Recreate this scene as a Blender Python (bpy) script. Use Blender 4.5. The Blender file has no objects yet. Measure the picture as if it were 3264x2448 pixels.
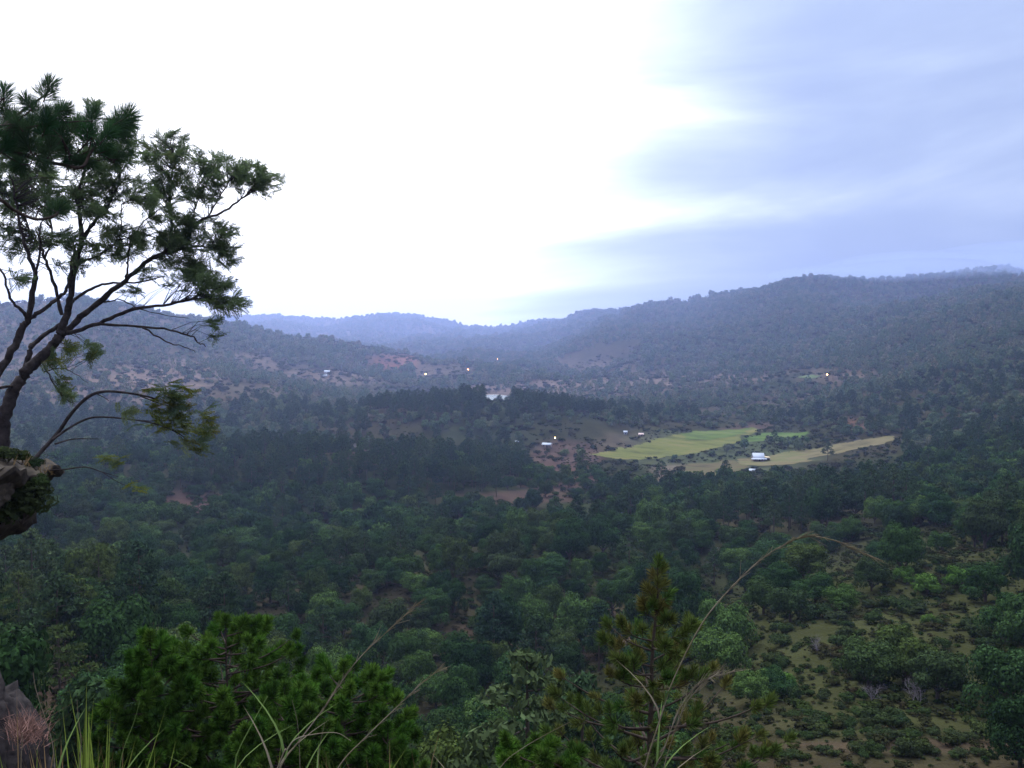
import bpy, math, random
import numpy as np
from math import radians, sin, cos, pi, atan2, hypot, exp, log

random.seed(7)
RNG = np.random.default_rng(11)
scene = bpy.context.scene
COL = scene.collection

# ------------------------------------------------------------------ camera
CZ = 130.0                       # the viewpoint stands about 100 m above the valley floor
F = 33.0 / 36.0 * 1024.0         # focal length in pixels of the 1024 x 768 frame
PITCH = math.atan(45.0 / F)      # horizon row 339
cam_d = bpy.data.cameras.new("camera")
cam_d.sensor_width = 36.0
cam_d.lens = 33.0
cam_d.clip_start = 0.1
cam_d.clip_end = 60000.0
cam = bpy.data.objects.new("camera", cam_d)
cam.location = (0, 0, CZ)
cam.rotation_euler = (pi / 2 - PITCH, 0, 0)
COL.objects.link(cam)
scene.camera = cam

# ------------------------------------------------------------------ sky, sun, exposure
SUN_AZ = radians(-24)            # behind the cloud, left of the view axis (+Y)
SUN_EL = radians(48)
world = bpy.data.worlds.new("World")
scene.world = world
world.use_nodes = True
wn, wl = world.node_tree.nodes, world.node_tree.links
wn.clear()


def N(nt, kind, **kw):
    n = nt.nodes.new(kind)
    for k, v in kw.items():
        if k == 'inputs':
            for i, val in v.items():
                n.inputs[i].default_value = val
        else:
            setattr(n, k, v)
    return n


def build_world():
    nt = world.node_tree
    L = nt.links.new
    out = N(nt, 'ShaderNodeOutputWorld')
    sky = N(nt, 'ShaderNodeTexSky', sky_type='NISHITA', sun_disc=False,
            sun_elevation=SUN_EL, sun_rotation=SUN_AZ)
    bg_sky = N(nt, 'ShaderNodeBackground')
    bg_sky.inputs[1].default_value = 0.05
    L(sky.outputs[0], bg_sky.inputs[0])
    tc = N(nt, 'ShaderNodeTexCoord')
    sep = N(nt, 'ShaderNodeSeparateXYZ')
    L(tc.outputs['Generated'], sep.inputs[0])

    def M(op, a, b=None, c=None, clamp=False):
        m = N(nt, 'ShaderNodeMath', operation=op, use_clamp=clamp)
        for i, v in enumerate((a, b, c)):
            if v is None:
                continue
            if isinstance(v, (int, float)):
                m.inputs[i].default_value = v
            else:
                L(v, m.inputs[i])
        return m.outputs[0]
    X, Y, Z = sep.outputs
    zc = M('MAXIMUM', Z, 0.0)
    # long soft streaks of cloud, tilted up to the right
    comb = N(nt, 'ShaderNodeCombineXYZ')
    L(M('MULTIPLY', X, 2.0), comb.inputs[0])
    L(M('SUBTRACT', M('MULTIPLY', M('SQRT', zc), 8.0), M('MULTIPLY', X, 0.8)), comb.inputs[1])
    L(M('MULTIPLY', Y, 2.0), comb.inputs[2])
    n1 = N(nt, 'ShaderNodeTexNoise')
    n1.inputs['Scale'].default_value = 1.0
    n1.inputs['Detail'].default_value = 8.0
    n1.inputs['Roughness'].default_value = 0.52
    n1.inputs['Distortion'].default_value = 0.4
    L(comb.outputs[0], n1.inputs['Vector'])
    n2 = N(nt, 'ShaderNodeTexNoise')
    n2.inputs['Scale'].default_value = 2.2
    n2.inputs['Detail'].default_value = 2.0
    L(tc.outputs['Generated'], n2.inputs['Vector'])
    # brightness towards the hidden sun: a broad glow through thinner cloud, taller than wide
    vm = N(nt, 'ShaderNodeVectorMath', operation='MULTIPLY')
    vm.inputs[1].default_value = (1, 1, 0.22)
    L(tc.outputs['Generated'], vm.inputs[0])
    vn = N(nt, 'ShaderNodeVectorMath', operation='NORMALIZE')
    L(vm.outputs[0], vn.inputs[0])
    sv = np.array([sin(SUN_AZ) * cos(SUN_EL), cos(SUN_AZ) * cos(SUN_EL), 0.22 * sin(SUN_EL)])
    sv /= np.linalg.norm(sv)
    vd = N(nt, 'ShaderNodeVectorMath', operation='DOT_PRODUCT')
    vd.inputs[1].default_value = tuple(sv)
    L(vn.outputs[0], vd.inputs[0])
    ang = M('ARCCOSINE', M('MINIMUM', M('MAXIMUM', vd.outputs['Value'], -1.0), 1.0))
    mr = N(nt, 'ShaderNodeMapRange', interpolation_type='SMOOTHSTEP')
    mr.inputs['From Min'].default_value = radians(8)
    mr.inputs['From Max'].default_value = radians(48)
    L(ang, mr.inputs['Value'])
    # thickness of the cloud
    t = M('ADD', M('MULTIPLY', M('SUBTRACT', n1.outputs['Fac'], 0.5), 1.45),
          M('MULTIPLY', M('SUBTRACT', n2.outputs['Fac'], 0.5), 0.6))
    t = M('SUBTRACT', M('ADD', M('MULTIPLY', t, M('ADD', M('MULTIPLY', mr.outputs[0], 0.8), 0.2)), mr.outputs[0]), M('MULTIPLY', zc, 0.55), None, True)
    ramp = N(nt, 'ShaderNodeValToRGB')
    cr = ramp.color_ramp
    cr.interpolation = 'B_SPLINE'
    cr.elements[0].position = 0.0
    cr.elements[0].color = (3.1, 3.4, 4.1, 1)
    cr.elements[1].position = 1.0
    cr.elements[1].color = (0.195, 0.24, 0.365, 1)
    e = cr.elements.new(0.22); e.color = (1.45, 1.6, 1.9, 1)
    e = cr.elements.new(0.48); e.color = (0.60, 0.65, 0.78, 1)
    e = cr.elements.new(0.72); e.color = (0.285, 0.335, 0.44, 1)
    L(t, ramp.inputs[0])
    bg_cl = N(nt, 'ShaderNodeBackground')
    L(M('ADD', M('MULTIPLY', M('MULTIPLY', zc, zc), 1.1), 1.0), bg_cl.inputs[1])   # overcast skies are brighter overhead
    L(ramp.outputs[0], bg_cl.inputs[0])
    mix = N(nt, 'ShaderNodeMixShader')
    mix.inputs[0].default_value = 0.93       # nearly closed cloud deck
    L(bg_sky.outputs[0], mix.inputs[1]); L(bg_cl.outputs[0], mix.inputs[2])
    L(mix.outputs[0], out.inputs[0])


build_world()
sun_d = bpy.data.lights.new("sun", 'SUN')
sun_d.energy = 1.5
sun_d.angle = radians(25)
sun_d.color = (0.90, 0.96, 1.0)
sun = bpy.data.objects.new("sun", sun_d)
sun.rotation_euler = (pi / 2 - SUN_EL, 0, pi - SUN_AZ)
COL.objects.link(sun)
scene.view_settings.view_transform = 'Standard'
scene.view_settings.look = 'None'
scene.view_settings.exposure = 1.08
scene.view_settings.gamma = 1.0
scene.view_settings.use_curve_mapping = False
cy = scene.cycles
cy.max_bounces = 5
cy.diffuse_bounces = 3
cy.glossy_bounces = 2
cy.transmission_bounces = 2
cy.volume_bounces = 2
cy.transparent_max_bounces = 8
cy.use_denoising = True

# ------------------------------------------------------------------ helpers


def tag(o, label=None, cat=None, group=None, kind=None):
    if label: o['label'] = label
    if cat: o['category'] = cat
    if group: o['group'] = group
    if kind: o['kind'] = kind
    return o


def link(o, parent=None):
    COL.objects.link(o)
    if parent is not None:
        o.parent = parent
    return o


def empty(name, loc=(0, 0, 0), rz=0.0, scale=1.0):
    o = bpy.data.objects.new(name, None)
    o.empty_display_size = 0.2
    o.location = loc
    o.rotation_euler = (0, 0, rz)
    o.scale = (scale, scale, scale) if isinstance(scale, (int, float)) else scale
    return link(o)


class MB:
    """collects vertices and faces; build() makes ONE mesh object"""
    def __init__(self):
        self.v, self.f, self.n, self.mi = [], [], 0, []

    def add(self, v, f, mi=0):
        v = np.asarray(v, float).reshape(-1, 3)
        f = np.asarray(f, int)
        self.v.append(v)
        self.f.append(f + self.n)
        self.mi.append(np.full(len(f), mi))
        self.n += len(v)
        return self

    def tube(self, pts, rad, sides=6, mi=0, cap=True):
        pts = np.asarray(pts, float)
        n = len(pts)
        rad = np.full(n, rad, float) if np.isscalar(rad) else np.asarray(rad, float)
        tan = np.gradient(pts, axis=0)
        tan /= np.linalg.norm(tan, axis=1)[:, None] + 1e-9
        ref = np.array([0.31, 0.27, 0.91])
        a = np.cross(tan, ref); a /= np.linalg.norm(a, axis=1)[:, None] + 1e-9
        b = np.cross(tan, a)
        th = np.linspace(0, 2 * pi, sides, endpoint=False)
        ring = (pts[:, None, :] + rad[:, None, None] * (np.cos(th)[None, :, None] * a[:, None, :] + np.sin(th)[None, :, None] * b[:, None, :]))
        v = ring.reshape(-1, 3)
        i = np.arange(n - 1)[:, None] * sides
        j = np.arange(sides)[None, :]
        k = (j + 1) % sides
        f = np.stack([i + j, i + k, i + sides + k, i + sides + j], -1).reshape(-1, 4)
        self.add(v, f, mi)
        return self

    def box(self, c, s, rz=0.0, mi=0):
        x, y, z = [q / 2 for q in s]
        v = np.array([[-x, -y, -z], [x, -y, -z], [x, y, -z], [-x, y, -z], [-x, -y, z], [x, -y, z], [x, y, z], [-x, y, z]])
        R = np.array([[cos(rz), -sin(rz), 0], [sin(rz), cos(rz), 0], [0, 0, 1]])
        f = [[0, 3, 2, 1], [4, 5, 6, 7], [0, 1, 5, 4], [1, 2, 6, 5], [2, 3, 7, 6], [3, 0, 4, 7]]
        return self.add(v @ R.T + np.asarray(c, float), f, mi)

    def mesh(self, name, mats, smooth=False):
        me = bpy.data.meshes.new(name)
        v = np.concatenate(self.v) if self.v else np.zeros((0, 3))
        me.vertices.add(len(v))
        me.vertices.foreach_set('co', v.astype(np.float32).ravel())
        tot = np.concatenate([np.full(len(f), f.shape[1]) for f in self.f])
        loops = np.concatenate([f.ravel() for f in self.f])
        start = np.concatenate([[0], np.cumsum(tot)[:-1]])
        me.loops.add(len(loops))
        me.loops.foreach_set('vertex_index', loops.astype(np.int32))
        me.polygons.add(len(tot))
        me.polygons.foreach_set('loop_start', start.astype(np.int32))
        me.polygons.foreach_set('material_index', np.concatenate(self.mi).astype(np.int32))
        if smooth:
            me.polygons.foreach_set('use_smooth', np.ones(len(tot), bool))
        me.update(calc_edges=True)
        for m in (mats if isinstance(mats, (list, tuple)) else [mats]):
            me.materials.append(m)
        return me

    def build(self, name, mats, parent=None, smooth=False):
        return link(bpy.data.objects.new(name, self.mesh(name, mats, smooth)), parent)


# ---- pixel (1024 x 768 frame) -> direction; a distance always comes from the ground or from a known size
def ray(px, py):
    x = (px - 512.0) / F
    y = (384.0 - py) / F
    dx, dy, dz = x, cos(PITCH) + y * sin(PITCH), -sin(PITCH) + y * cos(PITCH)
    h = hypot(dx, dy)
    return atan2(dx, dy), dz / h


def at(px, py, d):
    az, e = ray(px, py)
    return np.array([d * sin(az), d * cos(az), CZ + d * e])


def project(x, y, z):
    z = z - CZ
    fz = y * cos(PITCH) - z * sin(PITCH)
    up = y * sin(PITCH) + z * cos(PITCH)
    fz = np.maximum(fz, 0.01)
    return 512 + F * x / fz, 384 - F * up / fz


# ---- value-gradient noise
_P = np.random.default_rng(5).random((257, 257))


def vnoise(x, y):
    xi, yi = np.floor(x).astype(int), np.floor(y).astype(int)
    fx, fy = x - xi, y - yi
    fx, fy = fx * fx * (3 - 2 * fx), fy * fy * (3 - 2 * fy)
    a, b = _P[xi % 256, yi % 256], _P[(xi + 1) % 256, yi % 256]
    c, d = _P[xi % 256, (yi + 1) % 256], _P[(xi + 1) % 256, (yi + 1) % 256]
    return (a + (b - a) * fx) * (1 - fy) + (c + (d - c) * fx) * fy - 0.5


def fbm(x, y, scale, octv=4, gain=0.5):
    s, a, t = 0, 1.0, 0
    for k in range(octv):
        s = s + a * vnoise(x / scale + 17.3 * k, y / scale - 9.1 * k)
        t += a
        a *= gain
        scale /= 2.03
    return s / t * 2


def sstep(a, b, x):
    t = np.clip((x - a) / (b - a), 0, 1)
    return t * t * (3 - 2 * t)


# ------------------------------------------------------------------ materials


def mat(name, col, rough=0.9, noise=None, spec=0.1, emit=None):
    m = bpy.data.materials.new(name)
    m.use_nodes = True
    nt = m.node_tree
    b = nt.nodes['Principled BSDF']
    b.inputs['Roughness'].default_value = rough
    b.inputs['Specular IOR Level'].default_value = spec
    b.inputs['Base Color'].default_value = (*col, 1)
    if noise:
        sc, c2 = noise
        tc = N(nt, 'ShaderNodeTexCoord')
        n = N(nt, 'ShaderNodeTexNoise')
        n.inputs['Scale'].default_value = sc
        n.inputs['Detail'].default_value = 6
        n.inputs['Roughness'].default_value = 0.65
        nt.links.new(tc.outputs['Object'], n.inputs['Vector'])
        r = N(nt, 'ShaderNodeValToRGB')
        r.color_ramp.elements[0].position = 0.35
        r.color_ramp.elements[1].position = 0.65
        r.color_ramp.elements[0].color = (*col, 1)
        r.color_ramp.elements[1].color = (*c2, 1)
        nt.links.new(n.outputs['Fac'], r.inputs[0])
        nt.links.new(r.outputs[0], b.inputs['Base Color'])
        bp = N(nt, 'ShaderNodeBump')
        bp.inputs['Strength'].default_value = 0.4
        nt.links.new(n.outputs['Fac'], bp.inputs['Height'])
        nt.links.new(bp.outputs[0], b.inputs['Normal'])
    if emit:
        b.inputs['Emission Color'].default_value = (*emit[0], 1)
        b.inputs['Emission Strength'].default_value = emit[1]
    return m


def leafmat(name, cols, trans=0.12, vary=0.35, gain=1.0):
    cols = [tuple(q * gain for q in c) for c in cols]
    """foliage: colour differs from plant to plant and from leaf to leaf"""
    m = bpy.data.materials.new(name)
    m.use_nodes = True
    nt = m.node_tree
    nt.nodes.clear()
    L = nt.links.new
    out = N(nt, 'ShaderNodeOutputMaterial')
    oi = N(nt, 'ShaderNodeObjectInfo')
    r = N(nt, 'ShaderNodeValToRGB')
    cr = r.color_ramp
    for i, c in enumerate(cols):
        p = i / max(1, len(cols) - 1)
        if i < 2:
            el = cr.elements[i]; el.position = p if i == 0 else 1.0
            el.color = (*c, 1)
    if len(cols) > 1:
        cr.elements[1].color = (*cols[-1], 1)
        for i, c in enumerate(cols[1:-1], 1):
            el = cr.elements.new(i / (len(cols) - 1)); el.color = (*c, 1)
    L(oi.outputs['Random'], r.inputs[0])
    g = N(nt, 'ShaderNodeNewGeometry')
    mr = N(nt, 'ShaderNodeMapRange')
    mr.inputs['To Min'].default_value = 1 - vary
    mr.inputs['To Max'].default_value = 1 + vary
    L(g.outputs['Random Per Island'], mr.inputs['Value'])
    mul = N(nt, 'ShaderNodeVectorMath', operation='SCALE')
    L(r.outputs[0], mul.inputs[0]); L(mr.outputs[0], mul.inputs['Scale'])
    d = N(nt, 'ShaderNodeBsdfDiffuse')
    L(mul.outputs[0], d.inputs[0])
    if trans > 0:
        t = N(nt, 'ShaderNodeBsdfTranslucent')
        L(mul.outputs[0], t.inputs[0])
        mx = N(nt, 'ShaderNodeMixShader')
        mx.inputs[0].default_value = trans
        L(d.outputs[0], mx.inputs[1]); L(t.outputs[0], mx.inputs[2])
        L(mx.outputs[0], out.inputs[0])
    else:
        L(d.outputs[0], out.inputs[0])
    return m


M_BARK = mat('bark_dark', (0.018, 0.013, 0.013), noise=(6.0, (0.05, 0.04, 0.038)))
M_BARKM = mat('bark_plain', (0.05, 0.038, 0.03), noise=(1.5, (0.09, 0.07, 0.06)))
M_BARKP = mat('bark_pine', (0.03, 0.022, 0.018), noise=(7.0, (0.07, 0.05, 0.04)))
M_GREY = mat('bark_pale_grey', (0.22, 0.2, 0.21), noise=(2.0, (0.34, 0.32, 0.34)))
M_TWIG = mat('grey_twigs', (0.14, 0.12, 0.14))
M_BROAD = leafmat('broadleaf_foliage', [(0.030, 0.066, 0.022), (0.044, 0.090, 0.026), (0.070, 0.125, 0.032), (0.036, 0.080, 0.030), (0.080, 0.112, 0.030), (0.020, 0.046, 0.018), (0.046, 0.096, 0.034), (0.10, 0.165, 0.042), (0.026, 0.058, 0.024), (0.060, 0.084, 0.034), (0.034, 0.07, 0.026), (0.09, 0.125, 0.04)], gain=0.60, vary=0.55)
M_BROADL = leafmat('young_foliage', [(0.10, 0.17, 0.035), (0.08, 0.16, 0.03)], gain=0.62)
M_PINE = leafmat('pine_foliage', [(0.030, 0.058, 0.034), (0.044, 0.074, 0.034), (0.036, 0.066, 0.030), (0.056, 0.086, 0.034), (0.022, 0.044, 0.026), (0.08, 0.11, 0.045)], gain=0.72, vary=0.5)
M_PINEY = leafmat('yellowish_pine_foliage', [(0.075, 0.10, 0.03), (0.065, 0.095, 0.028)], gain=0.66)
M_FAR = leafmat('far_foliage_haze_paled', [(0.030, 0.054, 0.030), (0.050, 0.070, 0.034), (0.090, 0.080, 0.055), (0.036, 0.06, 0.036), (0.07, 0.075, 0.045)], gain=1.75)  # dry tones, lightened further in place of denser haze
M_MIDF = leafmat('dry_valley_foliage_haze_paled', [(0.045, 0.075, 0.036), (0.06, 0.09, 0.04), (0.085, 0.10, 0.05), (0.05, 0.08, 0.044), (0.10, 0.10, 0.06)], gain=1.25)  # drier growth, its gain also raised to imitate haze
M_SHRUB = leafmat('shrub_foliage', [(0.030, 0.052, 0.022), (0.05, 0.078, 0.026), (0.045, 0.06, 0.028), (0.07, 0.092, 0.03)], gain=0.6)
M_SCRUB = leafmat('scrub_foliage', [(0.036, 0.050, 0.018), (0.060, 0.054, 0.026), (0.032, 0.060, 0.018), (0.055, 0.078, 0.022), (0.04, 0.055, 0.02), (0.07, 0.055, 0.03)], gain=0.48)
M_NEED = leafmat('fresh_pine_needles', [(0.06, 0.15, 0.022), (0.085, 0.19, 0.026), (0.11, 0.20, 0.03), (0.05, 0.11, 0.022)], gain=.72, vary=0.5)
M_NEEDO = leafmat('olive_pine_needles', [(0.09, 0.11, 0.028), (0.06, 0.11, 0.024), (0.12, 0.10, 0.03), (0.05, 0.115, 0.024)], vary=0.5)
M_NEEDD = leafmat('dark_pine_needles', [(0.035, 0.07, 0.03), (0.05, 0.085, 0.04), (0.028, 0.075, 0.028)], vary=0.4, trans=0.3)
M_LEAF = leafmat("feathery_leaves", [(0.055, 0.080, 0.036), (0.065, 0.092, 0.04), (0.075, 0.09, 0.036), (0.05, 0.075, 0.042)], vary=0.3, trans=0.5, gain=1.2)
M_LEAFY = leafmat('yellowing_leaves', [(0.11, 0.12, 0.02), (0.085, 0.105, 0.022), (0.09, 0.08, 0.02)], vary=0.4, trans=0.35)
M_GRASS = leafmat('grass_blades', [(0.12, 0.16, 0.03), (0.12, 0.16, 0.03)], vary=0.5, trans=0.3)
M_DRYG = leafmat('dry_grass', [(0.16, 0.11, 0.055), (0.14, 0.085, 0.04)], vary=0.5, trans=0.2)
M_STALK = mat('dry_stalk', (0.12, 0.095, 0.055), noise=(9.0, (0.18, 0.15, 0.11)))
M_STALKG = mat('green_stalk', (0.10, 0.15, 0.04))


def ground_material():
    m = bpy.data.materials.new('hillside_ground')
    m.use_nodes = True
    nt = m.node_tree
    L = nt.links.new
    b = nt.nodes['Principled BSDF']
    b.inputs['Roughness'].default_value = 1.0
    b.inputs['Specular IOR Level'].default_value = 0.0
    a = N(nt, 'ShaderNodeAttribute', attribute_name='tint')
    tc = N(nt, 'ShaderNodeTexCoord')
    n = N(nt, 'ShaderNodeTexNoise'); n.inputs['Scale'].default_value = 0.05
    n.inputs['Detail'].default_value = 9; n.inputs['Roughness'].default_value = 0.72
    L(tc.outputs['Object'], n.inputs['Vector'])
    mr = N(nt, 'ShaderNodeMapRange')
    mr.inputs['From Min'].default_value = 0.3; mr.inputs['From Max'].default_value = 0.7
    mr.inputs['To Min'].default_value = 0.55; mr.inputs['To Max'].default_value = 1.4
    L(n.outputs['Fac'], mr.inputs['Value'])
    mul = N(nt, 'ShaderNodeVectorMath', operation='SCALE')
    L(a.outputs['Color'], mul.inputs[0]); L(mr.outputs[0], mul.inputs['Scale'])
    L(mul.outputs[0], b.inputs['Base Color'])
    n2 = N(nt, 'ShaderNodeTexNoise'); n2.inputs['Scale'].default_value = 1.3
    n2.inputs['Detail'].default_value = 8
    L(tc.outputs['Object'], n2.inputs['Vector'])
    bp = N(nt, 'ShaderNodeBump'); bp.inputs['Strength'].default_value = 0.8
    bp.inputs['Distance'].default_value = 0.6
    L(n2.outputs['Fac'], bp.inputs['Height'])
    L(bp.outputs[0], b.inputs['Normal'])
    return m


M_GROUND = ground_material()

# ------------------------------------------------------------------ terrain: one sheet, elevation tangents by column
COLS = {
    -520: [(1, -1.6), (3, -.53), (8, -.24), (30, -.12), (90, -.14), (200, -.12), (430, -.08), (700, -.05), (1300, .0), (1800, .045), (3000, .02), (9000, -.01)],
    -150: [(1, -1.6), (3, -.53), (8, -.30), (16, -.21), (30, -.165), (45, -.19), (70, -.31), (95, -.35), (130, -.30), (170, -.26), (230, -.25), (430, -.16), (700, -.09), (1300, -.02), (1800, .045), (2600, .02), (9000, -.01)],
    20: [(1, -1.6), (3, -.56), (10, -.60), (27, -.61), (60, -.55), (95, -.43), (130, -.33), (165, -.265), (230, -.27), (330, -.21), (430, -.17), (560, -.125), (700, -.105), (1000, -.062), (1300, -.03), (1800, .035), (2400, .01), (4000, 0), (9000, -.01)],
    130: [(1, -1.6), (3, -.56), (10, -.61), (27, -.62), (60, -.56), (95, -.45), (130, -.345), (165, -.275), (230, -.278), (330, -.213), (430, -.172), (560, -.115), (700, -.10), (1000, -.060), (1300, -.028), (1800, .028), (2400, .0), (4000, 0), (9000, -.01)],
    215: [(1, -1.6), (3, -.57), (27, -.62), (60, -.58), (95, -.47), (150, -.335), (178, -.31), (235, -.30), (330, -.228), (410, -.198), (460, -.165), (560, -.103), (650, -.121), (800, -.090), (1100, -.05), (1300, -.033), (1700, .005), (1900, .014), (2500, -.005), (6800, .015), (12000, 0)],
    290: [(1, -1.6), (3, -.57), (27, -.63), (60, -.60), (134, -.46), (230, -.295), (310, -.240), (425, -.198), (550, -.108), (660, -.124), (850, -.085), (1100, -.062), (1500, -.035), (1900, -.004), (2400, -.018), (4500, -.005), (6800, .02), (12000, 0)],
    370: [(1, -1.6), (3, -.57), (27, -.63), (60, -.60), (134, -.475), (230, -.30), (310, -.242), (430, -.194), (545, -.122), (660, -.128), (840, -.071), (990, -.094), (1350, -.06), (1800, -.037), (2250, -.007), (2700, -.022), (4500, -.008), (6800, .02), (12000, 0)],
    480: [(1, -1.6), (3, -.57), (27, -.63), (60, -.60), (134, -.478), (220, -.305), (310, -.238), (445, -.184), (520, -.142), (595, -.113), (680, -.128), (850, -.069), (980, -.090), (1350, -.064), (1800, -.04), (2400, -.022), (4200, -.008), (6500, .010), (12000, -.005)],
    560: [(1, -1.6), (3, -.57), (27, -.63), (60, -.60), (134, -.478), (220, -.30), (310, -.232), (450, -.178), (600, -.128), (700, -.115), (850, -.071), (1000, -.088), (1350, -.063), (1800, -.042), (2300, -.022), (2600, -.006), (3300, -.008), (5400, .015), (12000, 0)],
    620: [(1, -1.6), (3, -.57), (27, -.63), (60, -.60), (134, -.47), (220, -.29), (310, -.225), (450, -.174), (600, -.137), (700, -.123), (850, -.088), (1000, -.079), (1350, -.06), (1800, -.04), (2200, -.015), (2550, .006), (3000, .012), (4200, .024), (12000, 0)],
    700: [(1, -1.6), (3, -.57), (20, -.62), (55, -.56), (85, -.50), (107, -.44), (150, -.36), (230, -.275), (310, -.222), (400, -.186), (520, -.158), (600, -.143), (700, -.128), (850, -.101), (960, -.088), (1100, -.075), (1350, -.057), (1800, -.03), (2200, -.006), (2600, .013), (3000, .034), (4500, .01), (9000, 0)],
    800: [(1, -1.6), (3, -.57), (20, -.62), (55, -.55), (85, -.47), (107, -.405), (150, -.318), (225, -.228), (300, -.232), (400, -.180), (520, -.152), (600, -.140), (700, -.126), (850, -.103), (960, -.088), (1100, -.072), (1350, -.047), (1800, -.01), (2200, .02), (2800, .06), (3400, .05), (9000, .01)],
    900: [(1, -1.6), (3, -.57), (20, -.62), (55, -.55), (85, -.465), (107, -.39), (150, -.30), (225, -.215), (300, -.212), (400, -.172), (520, -.142), (700, -.107), (850, -.079), (1000, -.05), (1350, -.012), (1800, .015), (2200, .036), (2900, .062), (3500, .055), (9000, .01)],
    1010: [(1, -1.6), (3, -.57), (20, -.62), (55, -.54), (85, -.46), (107, -.38), (150, -.29), (230, -.212), (310, -.178), (400, -.152), (520, -.116), (700, -.076), (1000, -.022), (1300, .022), (1520, .039), (1800, .028), (2200, .042), (2900, .07), (3600, .06), (9000, .01)],
    1200: [(1, -1.6), (3, -.56), (20, -.58), (55, -.5), (85, -.42), (107, -.35), (150, -.26), (310, -.155), (520, -.09), (700, -.05), (1000, 0), (1500, .052), (2900, .07), (3600, .06), (9000, .01)],
    1560: [(1, -1.6), (3, -.54), (20, -.40), (85, -.3), (150, -.2), (310, -.12), (700, -.03), (1500, .05), (2900, .07), (9000, .01)],
}
SKY_PX = [(0, 301), (28, 298), (83, 295.5), (130, 304), (171, 316), (204, 317.5), (231, 317), (278, 316), (324, 319.5), (352, 318), (375, 315.5), (394, 313.5), (417, 316), (440, 320), (463, 324.5),
          (484, 327.5), (509, 326), (525, 322), (542, 320), (558, 320.5), (566, 319), (576, 315), (597, 311.5), (616, 313), (634, 306.5), (667, 303), (694, 301), (713, 295), (735, 292), (759, 289),
          (770, 285), (782, 281), (796, 278.5), (810, 275.5), (833, 277), (866, 278), (903, 276), (949, 273), (981, 268), (1005, 265), (1024, 272), (1100, 285)]

D_MIN, D_MAX, ND = 0.8, 7800.0, 425
LND = np.linspace(log(D_MIN), log(D_MAX), ND)
DD = np.exp(LND)
AZ = np.radians(np.concatenate([np.arange(-180, -38, 3.0), np.arange(-38, 38.01, 0.1), np.arange(40, 180, 3.0)]))
NA = len(AZ)


def gsmooth(a, sig, axis):
    r = int(3 * sig) + 1
    k = np.exp(-0.5 * (np.arange(-r, r + 1) / sig) ** 2); k /= k.sum()
    pad = [(0, 0)] * a.ndim; pad[axis] = (r, r)
    p = np.pad(a, pad, mode='edge')
    return np.apply_along_axis(lambda q: np.convolve(q, k, 'valid'), axis, p)


def build_height():
    cpx = sorted(COLS)
    caz = np.array([ray(p, 384)[0] for p in cpx])
    tab = np.array([np.interp(LND, [log(q[0]) for q in COLS[p]], [q[1] for q in COLS[p]]) for p in cpx])
    tab = gsmooth(tab, 2.2, 1)
    # behind and beside the camera the hill carries on
    caz = np.concatenate([[-pi, -1.2], caz, [1.2, pi]])
    side = np.interp(LND, [log(1), log(3), log(20), log(100), log(700), log(2500), log(9000)], [-1.6, -.53, -.10, -.02, .03, .06, .01])
    tab = np.vstack([side, side, tab, side, side])
    E = np.empty((NA, ND))
    # smooth interpolation across azimuth
    for j in range(ND):
        E[:, j] = np.interp(AZ, caz, tab[:, j])
    fine = (AZ > -0.665) & (AZ < 0.665)
    E[fine] = gsmooth(E[fine], 16, 0)
    X = np.sin(AZ)[:, None] * DD[None, :]
    Y = np.cos(AZ)[:, None] * DD[None, :]
    amp = np.minimum(0.016 * DD, 11) * sstep(12, 60, DD)
    far = sstep(1000, 2200, DD)
    Z = fbm(X + 300, Y, 60, 3) * np.minimum(amp, 2.2)[None, :]
    Z += fbm(X, Y + 900, 190, 4) * amp[None, :]
    knoll = sstep(170, 260, DD) * sstep(660, 540, DD)
    side = sstep(0.10, 0.0, AZ)[:, None] + sstep(0.0, 0.10, AZ)[:, None] * sstep(520, 400, DD)[None, :]
    Z += (1 - 2 * np.abs(fbm(X + 210, Y * 1.2, 210, 3)) - 0.62) * 15 * knoll[None, :] * side    # wooded knolls and ravines
    rid = 1 - 2 * np.abs(fbm(X * 1.15 + 40, Y * 0.8, 620, 4))
    Z += (rid - 0.6) * 52 * far[None, :]
    Z += fbm(X, Y, 0.9, 3) * 0.08
    E = E + Z / DD[None, :]
    # distant skyline: bring the crest of the far ridges to the drawn line (bare ground, under about 6 m of trees)
    saz = np.array([ray(*p)[0] for p in SKY_PX]); se = np.array([ray(*p)[1] for p in SKY_PX])
    S = np.interp(AZ, saz, se)
    fi = DD > 1500
    dj = np.where(fi)[0]
    jm = dj[np.argmax(E[:, fi] - 0, axis=1)]
    Mx = E[np.arange(NA), jm]
    canopy = 7.0 / DD[jm]
    w = sstep(0.55, 0.98, DD[None, :] / DD[jm][:, None])
    inview = ((AZ > -0.56) & (AZ < 0.56)).astype(float)
    inview = np.convolve(inview, np.ones(9) / 9, 'same')
    E += ((S - canopy - Mx) * inview)[:, None] * w
    # the spur at the left keeps out of the way of the view below it
    return E


E_T = build_height()
RUN = np.maximum.accumulate(E_T, axis=1)     # horizon map for culling hidden trees


def grid_idx(x, y):
    d = np.hypot(x, y); az = np.arctan2(x, y)
    ai = np.interp(az, AZ, np.arange(NA))
    di = np.clip((np.log(np.maximum(d, D_MIN)) - LND[0]) / (LND[1] - LND[0]), 0, ND - 1.001)
    return ai, di, d


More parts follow.
